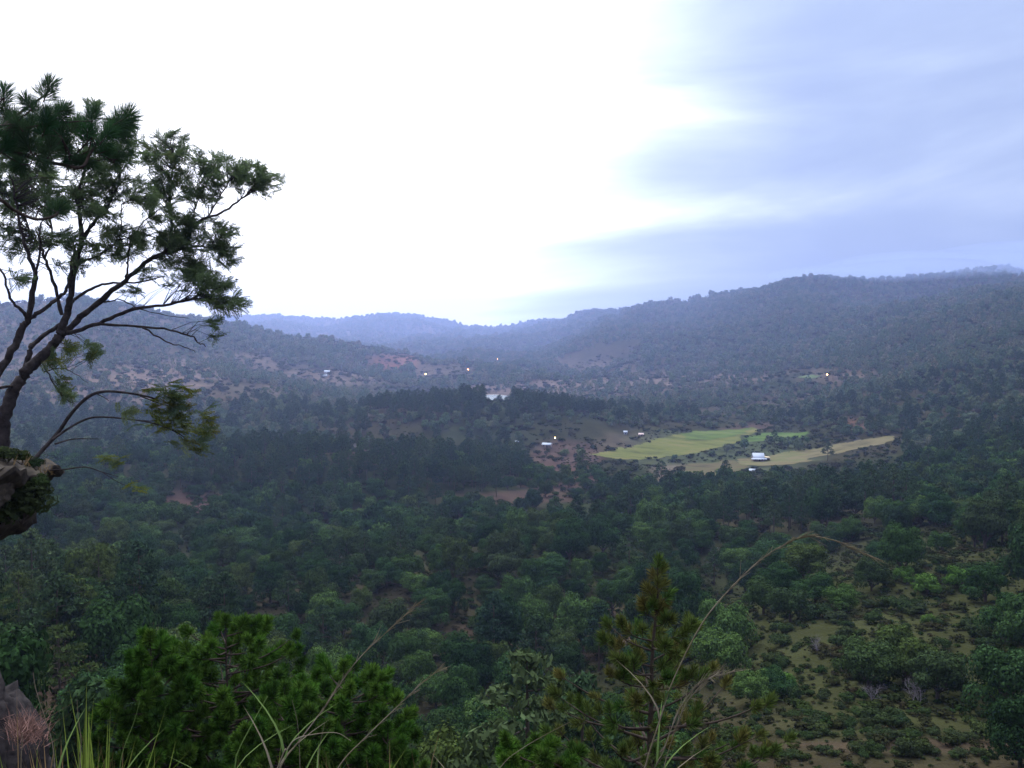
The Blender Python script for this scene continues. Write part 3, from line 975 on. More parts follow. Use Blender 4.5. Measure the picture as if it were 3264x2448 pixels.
# estimate which trees show: paint discs far to near
order = np.argsort(-td)
buf = np.full((768, 1024), -1, np.int32)
near = td < 1000
for i in order:
    if not near[i]: continue
    if ispine[i]:
        zc, r, hh = tz[i] + hp[i] * .65, hp[i] * .17, hp[i] * .35
    else:
        zc, r, hh = tz[i] + scale_b[i] * .95, scale_b[i] * .9, scale_b[i] * .75
    qx, qy = project(tx[i], ty[i], zc)
    rp, hpx = r * F / td[i], hh * F / td[i]
    x0, x1, y0, y1 = int(qx - rp), int(qx + rp) + 1, int(qy - hpx), int(qy + hpx) + 1
    if x1 < 0 or x0 > 1023 or y1 < 0 or y0 > 767: continue
    buf[max(0, y0):y1, max(0, x0):x1] = i
cnt = np.bincount(buf[buf >= 0].ravel(), minlength=n)
bi = np.argsort(-np.where(ispine, -1, cnt))[:300]
pi_ = np.argsort(-np.where(ispine, cnt, -1))[:300]
pi_ = pi_[cnt[pi_] >= 25]
single = np.zeros(n, bool); single[bi] = True; single[pi_] = True

ZONES = [   # (px0, px1, py0, py1) -> phrase for trees one could not tell apart
    (-99, 235, 500, 900, 'on the near slope at the lower left'),
    (-99, 330, 380, 500, 'on the dark ridge behind the leaning tree'),
    (235, 480, 500, 620, 'in the hollow left of the valley middle'),
    (235, 480, 620, 900, 'below the fresh green pines, left of centre'),
    (330, 620, 380, 470, 'on the low hill in the middle of the valley'),
    (330, 620, 470, 500, 'along the foot of the middle hill'),
    (480, 690, 500, 620, 'in the dense wood at the centre of the valley'),
    (480, 690, 620, 900, 'behind the olive pine at the bottom centre'),
    (690, 830, 470, 620, 'around the dark grove right of centre'),
    (690, 1200, 620, 900, 'on the open scrub slope at the lower right'),
    (830, 1200, 470, 620, 'on the wooded slope at the right edge'),
    (620, 1200, 300, 470, 'on the forested rise right of the fields'),
]


def zone_phrase(px, py):
    for a, b, c, d, s in ZONES:
        if a <= px < b and c <= py < d: return s
    return 'scattered over the valley floor'


def plant_tree(name, meshes, loc, rz, scl, label, cat, group=None, parts=('crown', 'trunk')):
    r = empty(name, loc, rz, scl)
    tag(r, label, cat, group)
    for nm, me in zip(parts, meshes):
        link(bpy.data.objects.new(nm, me), r)
    return r


LABEL = {}
for kind, idxs in (('broad', bi), ('pine', pi_)):
    zones = {}
    for i in idxs: zones.setdefault(zone_phrase(tpx[i], tpy[i]), []).append(i)
    for ph, L_ in zones.items():
        left = list(L_)
        size = {i: (hp[i] if kind == 'pine' else scale_b[i]) / td[i] for i in L_}
        what = 'slender pine ' if kind == 'pine' else 'round broadleaf tree '
        for word, key in (('leftmost ', lambda i: tpx[i]), ('rightmost ', lambda i: -tpx[i]), ('largest looking ', lambda i: -size[i]), ('smallest looking ', lambda i: size[i]), ('lowest standing ', lambda i: -tpy[i]), ('farthest ', lambda i: -td[i])):
            if len(left) < 2: break
            k = min(left, key=key); LABEL[k] = word + what + ph; left.remove(k)
        ms = np.median([size[i] for i in left]) if left else 0
        mx = np.median([tpx[i] for i in left]) if left else 0
        for i in left:
            LABEL[i] = ('larger ' if size[i] > ms else 'smaller ') + what + ph + (', left half' if tpx[i] < mx else ', right half')
for i in np.concatenate([bi, pi_]):
    ph = zone_phrase(tpx[i], tpy[i])
    if ispine[i]:
        s = hp[i]
        plant_tree('pine_tree', PINE_ME[i % 6], (tx[i], ty[i], tz[i]), rot[i], (s * 1.15, s * 1.15, s), LABEL[i], 'tree', 'pines ' + ph)
    else:
        s = scale_b[i]
        plant_tree('broadleaf_tree', BROAD_ME[i % NB], (tx[i], ty[i], tz[i]), rot[i], s3b[i], LABEL[i], 'tree', 'broadleaf trees ' + ph)


def mass(name, sel, protos, s3, label):
    k = np.where(sel)[0]
    if len(k) == 0: return
    scatter(name, protos, np.stack([tx[k], ty[k], tz[k]], -1), s3[k], rot[k], k % len(protos), label)


s3p = np.stack([hp * 1.15, hp * 1.15, hp], -1)
rest = ~single
mass('broadleaf_forest', rest & ~ispine & (td < 330), P_BROAD_HI, s3b, 'mass of dark green broadleaf forest filling the near valley')
mass('broadleaf_forest', rest & ~ispine & (td >= 330) & (td < 640), P_BROAD_MID, s3b, 'mass of broadleaf forest across the middle of the valley')
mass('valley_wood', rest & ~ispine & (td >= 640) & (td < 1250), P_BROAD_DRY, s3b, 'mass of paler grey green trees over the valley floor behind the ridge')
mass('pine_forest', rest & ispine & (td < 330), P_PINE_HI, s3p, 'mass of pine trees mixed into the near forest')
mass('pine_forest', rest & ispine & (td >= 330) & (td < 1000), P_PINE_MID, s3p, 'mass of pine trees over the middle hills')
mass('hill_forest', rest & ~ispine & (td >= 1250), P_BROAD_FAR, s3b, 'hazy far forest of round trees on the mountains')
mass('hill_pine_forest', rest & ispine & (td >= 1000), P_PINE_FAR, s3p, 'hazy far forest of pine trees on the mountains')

# ---- undergrowth


def undergrowth():
    out = []
    for d0, d1, s, prob in ((50, 300, 1.9, .95), (300, 1000, 5.0, .62), (1000, 2200, 9.5, .5)):
        g = np.arange(-d1, d1, s)
        gx, gy = np.meshgrid(g[np.abs(g) < d1 * 0.62], g[g > 0], indexing='ij')
        x = gx.ravel() + (RNG.random(gx.size) - .5) * s; y = gy.ravel() + (RNG.random(gx.size) - .5) * s
        d = np.hypot(x, y); az = np.arctan2(x, y)
        m = (d >= d0) & (d < d1) & (np.abs(az) < 0.57) & (RNG.random(gx.size) < prob)
        x, y, d = x[m], y[m], d[m]
        z = height(x, y)
        h, _ = gsample(RUN, x * .985, y * .985)
        m = ((z + 2 - CZ) / d > h - .003)
        m &= fbm(x, y, 14 if d1 < 400 else 60, 4, .65) > (-0.4 if d1 < 400 else -0.25)
        for P in FIELDPOLY:
            m &= ~in_poly(x, y, P)
        m &= np.hypot(x - POND_C[0], y - POND_C[1]) > 72
        x, y, z, d = x[m], y[m], z[m], d[m]
        sc = s * (0.14 + 0.62 * RNG.random(len(x)) ** 2.6)
        out.append(np.stack([x, y, z, sc], -1))
    U = np.concatenate(out)
    print('undergrowth', len(U))
    sc = U[:, 3]
    scatter('undergrowth', P_SCRUB, U[:, :3], np.stack([sc * 1.25, sc * 1.25, sc * .8], -1), RNG.random(len(U)) * 6.28, np.arange(len(U)) % 5, 'olive and brown low scrub covering the slopes and valley floor')


undergrowth()

#--SPLIT--
# ------------------------------------------------------------------ single trees and bushes on the open right slope


def on_ground(px, py, dmin=45):
    return ground_hit(px, py, dmin)


PLACED = [  # (px, py of the base, crown radius m, flatten, label)
    (868, 690, 4.6, 1.0, 'large broadleaf tree at the left of the clump on the open slope'),
    (905, 684, 5.2, 1.0, 'tallest broadleaf tree in the clump on the open slope'),
    (938, 700, 4.4, .9, 'low broadleaf tree at the right of the clump on the open slope'),
    (790, 622, 4.6, 1.0, 'broadleaf tree above the two pale bare bushes, left of the clump'),
    (815, 604, 4.4, 1.0, 'broadleaf tree at the upper edge of the open slope under the arching stalk'),
    (842, 612, 3.6, .9, 'small broadleaf tree beside the upper edge of the open slope'),
    (770, 598, 4.2, 1.0, 'broadleaf tree left of the open slope under the dark grove'),
    (1008, 716, 5.0, 1.1, 'broadleaf tree at the right edge beside the terraced rows'),
    (1012, 640, 4.8, 1.1, 'broadleaf tree at the right edge above the terraced rows'),
    (985, 602, 4.4, 1.0, 'broadleaf tree at the right edge near the yellow green bushes'),
    (752, 706, 3.4, 1.0, 'leafy tree right of the olive pine'),
    (775, 700, 3.0, 1.0, 'leafy tree right of the olive pine, farther right of the two'),
    (1020, 768, 3.8, 1.2, 'broadleaf tree cut by the lower right corner'),
    (880, 560, 3.8, .9, 'broadleaf tree on the crest left of the yellow green bushes'),
    (690, 588, 4.2, 1.0, 'broadleaf tree on the wood edge behind the arching stalk'),
]
for k, (px, py, r, fl, lab) in enumerate(PLACED):
    p, d = on_ground(px, py)
    plant_tree('broadleaf_tree', BROAD_ME[(k * 3) % NB], p, k * 1.3, (r, r, r * fl), lab, 'tree', 'single trees on the open right slope')

YEL = [(927, 596, 2.9, 'yellow green bushy tree on the crest of the right slope'), (905, 583, 2.3, 'low yellow green bush left on the crest of the right slope'),
       (960, 588, 3.2, 'wide olive green tree right on the crest of the right slope'), (553, 662, 1.5, 'small bright yellow green bush left of the olive pine top'),
       (517, 705, 2.0, 'bright green leafy tree left of the olive pine'), (783, 690, 2.2, 'bright green sapling on the open slope beside the leafy trees'),
       (1000, 700, 2.2, 'yellow green tree top at the right edge above the rows'), (929, 626, 1.3, 'small bright green bush alone on the upper right slope'),
       (305, 655, 3.0, 'light green rounded tree behind the fresh green pines')]
ME_YEL = [(broad_shape(500 + k, 2600, 0.07)[0].mesh('crown', M_BROADL), BROAD_ME[k][1]) for k in range(3)]
for k, (px, py, r, lab) in enumerate(YEL):
    p, d = on_ground(px, py)
    plant_tree('light_green_tree', ME_YEL[k % 3], p, k * 2.1, (r, r, r * .95), lab, 'tree')

BARE = [(873, 703, 3.4, 'pale leafless bush, left of the two in front of the clump'), (917, 706, 3.9, 'pale leafless sapling with a thin leaning stem, right of the two'),
        (711, 556, 4.5, 'grey leafless tree beside the dark grove'), (818, 655, 3.4, 'dull purple grey bare bush left of the clump')]
ME_BARE = [tuple(m.mesh(nm, mt) for m, nm, mt in zip(bare_shape(600 + k), ('stem', 'twigs'), (M_TWIG, M_TWIG))) for k in range(4)]
for k, (px, py, h, lab) in enumerate(BARE):
    p, d = on_ground(px, py)
    plant_tree('leafless_bush', ME_BARE[k % 4], p, k * 1.9, (h, h, h), lab, 'bush', parts=('stem', 'twigs'))

YP = [(60, 727, 11.5, 'olive yellow pine with a bare lower trunk at the lower left'), (72, 668, 13.0, 'tall thin pine behind the olive yellow pine, trunk showing'), (20, 640, 10.0, 'yellowish pine at the left edge under the earth bank'),
      (100, 622, 12.0, 'yellowish topped pine right of the tall thin pine'), (135, 640, 10.0, 'yellowish pine nearest the bare spur')]
ME_PY = [(pine_shape(700 + k, 2600, 0.02, 1.5)[0].mesh('crown', M_PINEY), PINE_ME[k][1]) for k in range(3)]
for k, (px, py, h, lab) in enumerate(YP):
    p, d = on_ground(px, py, 60)
    plant_tree('pine_tree', ME_PY[k % 3], p, k * 1.1, (h * 1.1, h * 1.1, h), lab, 'tree')


def shrubs():
    rng = np.random.default_rng(21)
    k = 0
    for q in range(150):
        if q % 4 == 0: cxs, cys = rng.uniform(650, 1030), rng.uniform(560, 765)
        px = cxs + rng.normal() * 16; py = cys + rng.normal() * 7
        py = min(py, 766)
        if py < 560 + (850 - px) * 0.25 or (px < 720 and py < 640): continue
        p, d = on_ground(px, py)
        r = rng.uniform(0.7, 2.1) * (1.2 if py < 650 else .85)
        plant_tree('shrub', SHRUB_ME[k % 5], p, q, (r, r, r * rng.uniform(.7, 1.1)), ('large ' if r > 1.3 else 'small ') + 'green shrub on the ' + ('upper ' if py < 650 else 'lower ') + ('left' if px < 840 else 'right') + ' part of the open slope at lower right', 'shrub', 'shrubs on the open right slope', ('foliage', 'stem'))
        k += 1
    for row, (y0, slope) in enumerate(((716, .0), (737, .01), (757, -.01))):
        for px in np.arange(690, 1035, 13):
            if rng.random() < .22: continue
            p, d = on_ground(px + rng.normal() * 3, y0 + (px - 850) * slope + rng.normal() * 1.6, 40)
            r = rng.uniform(0.65, 1.15)
            plant_tree('shrub', SHRUB_ME[k % 5], p, px, (r * 1.2, r, r * .8), 'green shrub in the ' + ('upper', 'middle', 'lowest')[row] + ' terraced row at the lower right corner, ' + ('left' if px < 860 else 'right') + ' half', 'shrub', 'shrubs in the terraced rows', ('foliage', 'stem'))
            k += 1


shrubs()

# ------------------------------------------------------------------ buildings
M_ROOF = mat('white_metal_roof', (0.36, 0.39, 0.46), rough=0.5, noise=(0.8, (0.30, 0.33, 0.40)))
M_ROOFT = mat('tan_roof', (0.42, 0.34, 0.22), noise=(1.0, (0.34, 0.27, 0.18)))
M_WALL = mat('clay_wall', (0.20, 0.15, 0.12), noise=(0.8, (0.15, 0.11, 0.09)))
M_WALLW = mat('whitewash_wall', (0.32, 0.32, 0.34))
M_DARK = mat('dark_opening', (0.02, 0.02, 0.025))
M_WOOD = mat('weathered_wood', (0.10, 0.08, 0.06))


def gable(w, dpt, rise, th=0.12, over=0.4):
    """two-pitch roof sheet, ridge along x, eaves at z=0"""
    a, b = w / 2 + over, dpt / 2 + over
    r = rise * (1 + over / (dpt / 2))
    z0 = rise - r
    mb = MB()
    for s in (-1, 1):
        v = [(-a, s * b, z0), (a, s * b, z0), (a, 0, rise), (-a, 0, rise), (-a, s * b, z0 + th), (a, s * b, z0 + th), (a, 0, rise + th), (-a, 0, rise + th)]
        mb.add(v, [[0, 1, 2, 3], [4, 5, 6, 7], [0, 1, 5, 4], [1, 2, 6, 5], [2, 3, 7, 6], [3, 0, 4, 7]])
        # corrugation ribs
        for q in np.arange(-a + .3, a, 0.6):
            mb.add([(q - .04, s * b, z0 + th + .04), (q + .04, s * b, z0 + th + .04), (q + .04, 0, rise + th + .04), (q - .04, 0, rise + th + .04)], [[0, 1, 2, 3]])
    return mb


def house(name, px, py, w, dpt, hw, rise, label, wall=M_WALL, roof=M_ROOF, turn=0.0, dmin=400, porch=None, wing=None, lift=0.0):
    p, d = ground_hit(px, py, dmin)
    rz = -atan2(p[0], p[1]) + turn
    h = empty(name, (p[0], p[1], p[2] + lift), rz)
    tag(h, label, 'house')
    mb = MB(); mb.box((0, 0, hw / 2 - 0.6), (w, dpt, hw + 1.2))
    mb.add([(-w / 2, -dpt / 2, hw), (-w / 2, dpt / 2, hw), (-w / 2, 0, hw + rise), (w / 2, -dpt / 2, hw), (w / 2, dpt / 2, hw), (w / 2, 0, hw + rise)], [[0, 1, 2], [3, 4, 5]])
    mb.build('wall', wall, h)
    r = gable(w, dpt, rise).build('roof', roof, h); r.location.z = hw
    mb = MB(); mb.box((w * .08, -dpt / 2 - 0.03, 1.0), (0.9, 0.08, 2.0)); mb.build('door', M_DARK, h)
    for s in (-.32, .34):
        mb = MB(); mb.box((w * s, -dpt / 2 - 0.03, 1.4), (0.9, 0.08, 0.9)); mb.build('window', M_DARK, h)
    if porch:
        pw, run, drop = porch
        mb = MB()
        y0, y1 = -dpt / 2 - .42, -dpt / 2 - run
        z0, z1 = hw - .12, hw - drop
        mb.add([(-pw / 2, y0, z0), (pw / 2, y0, z0), (pw / 2, y1, z1), (-pw / 2, y1, z1), (-pw / 2, y0, z0 + .1), (pw / 2, y0, z0 + .1), (pw / 2, y1, z1 + .1), (-pw / 2, y1, z1 + .1)],
               [[0, 1, 2, 3], [4, 5, 6, 7], [0, 1, 5, 4], [1, 2, 6, 5], [2, 3, 7, 6], [3, 0, 4, 7]])
        pr = mb.build('porch_roof', roof, h)
        for s in (-.47, -.16, .16, .47):
            mb = MB(); mb.box((pw * s, y1 + .15, (z1 - 1) / 2), (.14, .14, z1 + 1)); mb.build('post', M_WOOD, pr)
    if wing:
        ww, wd, wh = wing
        x0 = w / 2
        mb = MB(); mb.box((x0 + ww / 2 + .2, .8, wh / 2 - .6), (ww - .4, wd * .6, wh + 1.1)); mb.build('wing_shade', M_DARK, h)  # near-black box painted as the shade of the opening under the wing roof
        mb = MB()
        v = [(x0 + .05, -wd / 2, wh + .35), (x0 + ww, -wd / 2, wh), (x0 + ww, wd / 2 + .8, wh + .7), (x0 + .05, wd / 2 + .8, wh + 1.1)]
        v = v + [(a, b, c + .12) for a, b, c in v]
        mb.add(v, [[0, 1, 2, 3], [4, 5, 6, 7], [0, 1, 5, 4], [1, 2, 6, 5], [2, 3, 7, 6], [3, 0, 4, 7]])
        mb.build('wing_roof', M_ROOFT, h)
    return h, p, d


house('farm_house', 758, 461, 7.6, 8.0, 2.5, 3.2, 'white metal roofed house with porch beside the tan pasture', porch=(11.0, 2.6, .7), wing=(4.6, 4.5, 2.2), turn=0.14)
house('farm_shed', 752.5, 473, 3.6, 3.2, 1.8, .9, 'small grey white shed roof below the porch house', turn=-.2)
house('farm_house', 547, 447.5, 6.4, 4.6, 2.2, 1.1, 'low white roofed clay house on the brown hilltop', turn=-.25)
house('farm_shed', 517, 443.5, 2.2, 2.2, 1.6, .6, 'tiny white roofed shed left of the clay house')
house('farm_house', 625.5, 434.5, 2.6, 2.6, 1.8, .9, 'tiny bright white house at the left end of the crop fields', wall=M_WALLW)
house('farm_house', 641, 436.5, 3.6, 2.8, 1.6, .9, 'tiny pinkish roofed house right of the bright white one', roof=mat('pink_roof', (0.55, 0.42, 0.4)))
house('farm_house', 327, 373.5, 9.0, 7.0, 3.0, 2.2, 'far white house, upper of the pair on the left hillside', wall=M_WALLW, dmin=800)
house('farm_house', 324.5, 377, 8.0, 5.0, 2.4, 1.6, 'far white house, lower of the pair on the left hillside', wall=M_WALLW, dmin=800)
house('farm_house', 520, 361, 8.0, 5.0, 2.4, 1.6, 'faint far house at the foot of the spur', dmin=1200)

M_LAMPY = mat('lit_yellow_lamp', (1, .8, .4), emit=((1.0, 0.72, 0.25), 30.0))
M_LAMPO = mat('lit_orange_lamp', (1, .5, .3), emit=((1.0, 0.36, 0.14), 30.0))
for m in (M_LAMPY, M_LAMPO):
    m.cycles.emission_sampling = 'NONE'


def lamp(px, py, m, r, label, dmin=400):
    p, d = ground_hit(px, py + 4.2 * F / 900, dmin)
    h = max(3.5, CZ + d * ray(px, py)[1] - p[2])
    o = empty('yard_lamp', p); tag(o, label, 'lamp')
    mb = MB(); mb.tube([(0, 0, -.5), (0, 0, h - r)], 0.09, 6); mb.build('pole', M_WOOD, o)
    mb = MB()
    th = np.linspace(0, pi, 7)
    mb.tube([(0, 0, h - r * cos(t)) for t in th], [max(.02, r * sin(t)) for t in th], 8)
    mb.build('lamp_head', m, o)


lamp(555, 438.5, M_LAMPY, .42, 'lit warm yellow lamp above the clay house')
lamp(425.5, 374, M_LAMPY, .7, 'lit yellow lamp at the foot of the low left hill', 900)
lamp(468, 369.5, M_LAMPO, .7, 'lit reddish lamp in the far valley middle', 900)
lamp(827, 374.5, M_LAMPO, .7, 'lit orange lamp at the foot of the right mountain', 900)
lamp(497.5, 359, M_LAMPO, .55, 'faint orange lamp deepest in the far valley', 1200)

# ------------------------------------------------------------------ earth bank at the left edge, leaning feathery tree on it
DT = 30.0
M_EARTH = mat('bank_earth', (0.022, 0.016, 0.015), noise=(5.0, (0.07, 0.055, 0.04)))


def earth_bank():
    prof = [(-260, 450), (-90, 450), (-30, 455), (4, 459), (24, 461), (32, 466), (41, 469), (58, 472.5), (57, 475.5), (47, 481), (43, 488), (40, 497), (32, 508), (14, 524), (-20, 548), (-260, 650)]
    P = []
    for k in range(len(prof)):       # subdivide
        a, b = np.array(prof[k], float), np.array(prof[(k + 1) % len(prof)], float)
        m = 9 if k not in (0, 14, 15) else 14
        for t in range(m): P.append(a + (b - a) * t / m)
    P = np.array(P); n = len(P)
    S = np.linspace(-1, 1, 49)
    rings = []
    for s in S:
        d = DT + 1.5 + 6.5 * s
        sh = -70 * abs(s) ** 2.2 - 5 * sin(9 * s)
        mid = np.array([-120, 500])
        sc = 1 - 0.65 * max(0, abs(s) - .8) / .2
        q = mid + (P - mid) * sc
        rings.append([at(x + (sh if x > -120 else sh * .2), y + 3 * sin(5 * s), d) for x, y in q])
    V = np.array(rings).reshape(-1, 3)
    V += np.stack([fbm(V[:, 0] * 1.3 + V[:, 2], V[:, 1] * 1.3 - 2 * V[:, 2] + k * 31, .9, 3) for k in range(3)], -1) * np.array([.3, .3, .38])
    f = [[i * n + j, i * n + (j + 1) % n, (i + 1) * n + (j + 1) % n, (i + 1) * n + j] for i in range(len(S) - 1) for j in range(n)]
    mb = MB(); mb.add(V, f)
    for i in (0, len(S) - 1):
        c = V[i * n:(i + 1) * n].mean(0)
        mb.add(np.vstack([V[i * n:(i + 1) * n], c]), [[j, (j + 1) % n, n] for j in range(n)])
    root = empty('earth_bank', at(-120, 560, DT))
    tag(root, 'brown overhanging earth bank at the left edge under the leaning tree', 'bank')
    inv = np.array(root.location)
    for q in range(len(mb.v)): mb.v[q] = mb.v[q] - inv
    mb.build('earth', M_EARTH, root, smooth=True)
    rng = np.random.default_rng(3)
    for pts, r in (([(23, 484), (24.2, 489), (22.6, 494), (24, 500)], .06), ([(43, 478), (42.6, 486), (41.5, 494), (41, 503)], .04)):
        m2 = MB(); m2.tube([at(a, b, DT + 1.0) - inv for a, b in pts], np.linspace(r, r * .6, len(pts)), 5)
        m2.build('pale_sapling_stem', M_GREY, root)  # pale sapling stems, cut short to hang from the bank
    # dry grass fringe on the top edge
    m2 = MB()
    for k in range(260):
        px = rng.uniform(-30, 56); py = np.interp(px, [p[0] for p in prof[:8]], [p[1] for p in prof[:8]]) + 1.5 + rng.random() * 4
        p = at(px, py, DT + 1.5 + rng.normal() * 2.2) - inv
        t = p + np.array([rng.normal() * .12, rng.normal() * .12, .12 + .2 * rng.random()])
        s = np.array([.018, 0, 0])
        m2.add([p - s, p + s, t], [[0, 1, 2]])
    tag(m2.build('dry_grass', M_DRYG, root), kind='stuff')


earth_bank()
for k, (px, py, s, lab) in enumerate(((6, 462, .42, 'leftmost small shrub on top of the earth bank'), (22, 463, .34, 'small shrub on the bank between trunk and tip'), (36, 469, .28, 'small shrub nearest the tip of the earth bank'),
                                      (8, 512, .75, 'dark shrub clinging to the bank face at the left edge'), (28, 500, .6, 'dark shrub clinging to the bank face beside the pale stem'), (40, 490, .42, 'small dark shrub clinging just under the bank tip'),
                                      (-8, 530, 1.0, 'large dark shrub at the left edge below the earth bank'), (22, 520, .7, 'dark shrub lowest on the bank face'))):
    plant_tree('shrub', SHRUB_ME[k % 5], at(px, py, DT - 1.8), k, (s * 1.3, s, s), lab, 'shrub', None, ('foliage', 'stem'))


def Zp(x, y):        # the 1000 x 750 px window at (0,200) of the photograph, shown 2212 wide -> frame pixels
    return x * .14183, 62.75 + y * .14183


def spray_mesh(seed, m, scale=1.0):
    """a twig end with a fan of feathery, twice-divided leaves"""
    rng = np.random.default_rng(seed)
    mb = MB()
    for k in range(7):
        a = (k - 3) * 0.42 + rng.normal() * .15
        el = 0.35 - 0.25 * rng.random() - 0.08 * abs(k - 3)
        L = (0.34 + 0.14 * rng.random()) * scale
        dirv = np.array([cos(a) * cos(el), sin(a) * cos(el), sin(el)])
        side = np.array([-sin(a), cos(a), 0])
        base = np.array([-0.12 + 0.04 * k * (1 if k % 2 else -1) * .5, 0, 0]) * scale
        n = 9
        pts = [base + dirv * L * t + np.array([0, 0, -0.16 * L * t * t * 1.3]) for t in np.linspace(0, 1, n + 1)]
        mb.tube(pts[::3], [0.005, .004, .003, .002], 3)
        for i in range(1, n + 1):
            c = pts[i]
            ln = 0.118 * scale * (1 - abs(i / n - .5) * .9)
            for s in (-1, 1):
                tip = c + (side * s * .86 + dirv * .5) * ln + np.array([0, 0, -.25 * ln + rng.normal() * .02])
                w = dirv * 0.021 * scale
                md = (c + tip) / 2
                mb.add([c, md - w, tip, md + w], [[0, 1, 2, 3]])
    return mb


SPRAYS = [spray_mesh(800 + k, None) for k in range(5)]
SPRAY_ME = [s.mesh('leaf_spray', M_LEAF) for s in SPRAYS]
SPRAY_MEY = [s.mesh('leaf_spray', M_LEAFY) for s in SPRAYS[:3]]


def rot_to(d, roll=0.0):
    """matrix whose x axis follows d"""
    x = np.asarray(d, float); x = x / (np.linalg.norm(x) + 1e-9)
    up = np.array([0, 0, 1.0]) if abs(x[2]) < .95 else np.array([0, 1.0, 0])
    y = np.cross(up, x); y /= np.linalg.norm(y)
    z = np.cross(x, y)
    c, s = cos(roll), sin(roll)
    y, z = y * c + z * s, z * c - y * s
    return np.column_stack([x, y, z])


from mathutils import Matrix


def set_mat(o, loc, R, s=1.0):
    M4 = Matrix.Identity(4)
    for a in range(3):
        for b in range(3):
            M4[a][b] = float(R[a, b] * s)
        M4[a][3] = float(loc[a])
    o.matrix_local = M4


def smooth_path(P, m=5):
    """Catmull-Rom through points"""
    P = np.asarray(P, float)
    Q = np.vstack([2 * P[0] - P[1], P, 2 * P[-1] - P[-2]])
    out = []
    for i in range(1, len(Q) - 2):
        for t in np.linspace(0, 1, m, endpoint=False):
            a, b, c, d = Q[i - 1], Q[i], Q[i + 1], Q[i + 2]
            out.append(.5 * ((2 * b) + (-a + c) * t + (2 * a - 5 * b + 4 * c - d) * t * t + (-a + 3 * b - 3 * c + d) * t ** 3))
    out.append(P[-1])
    return np.array(out)


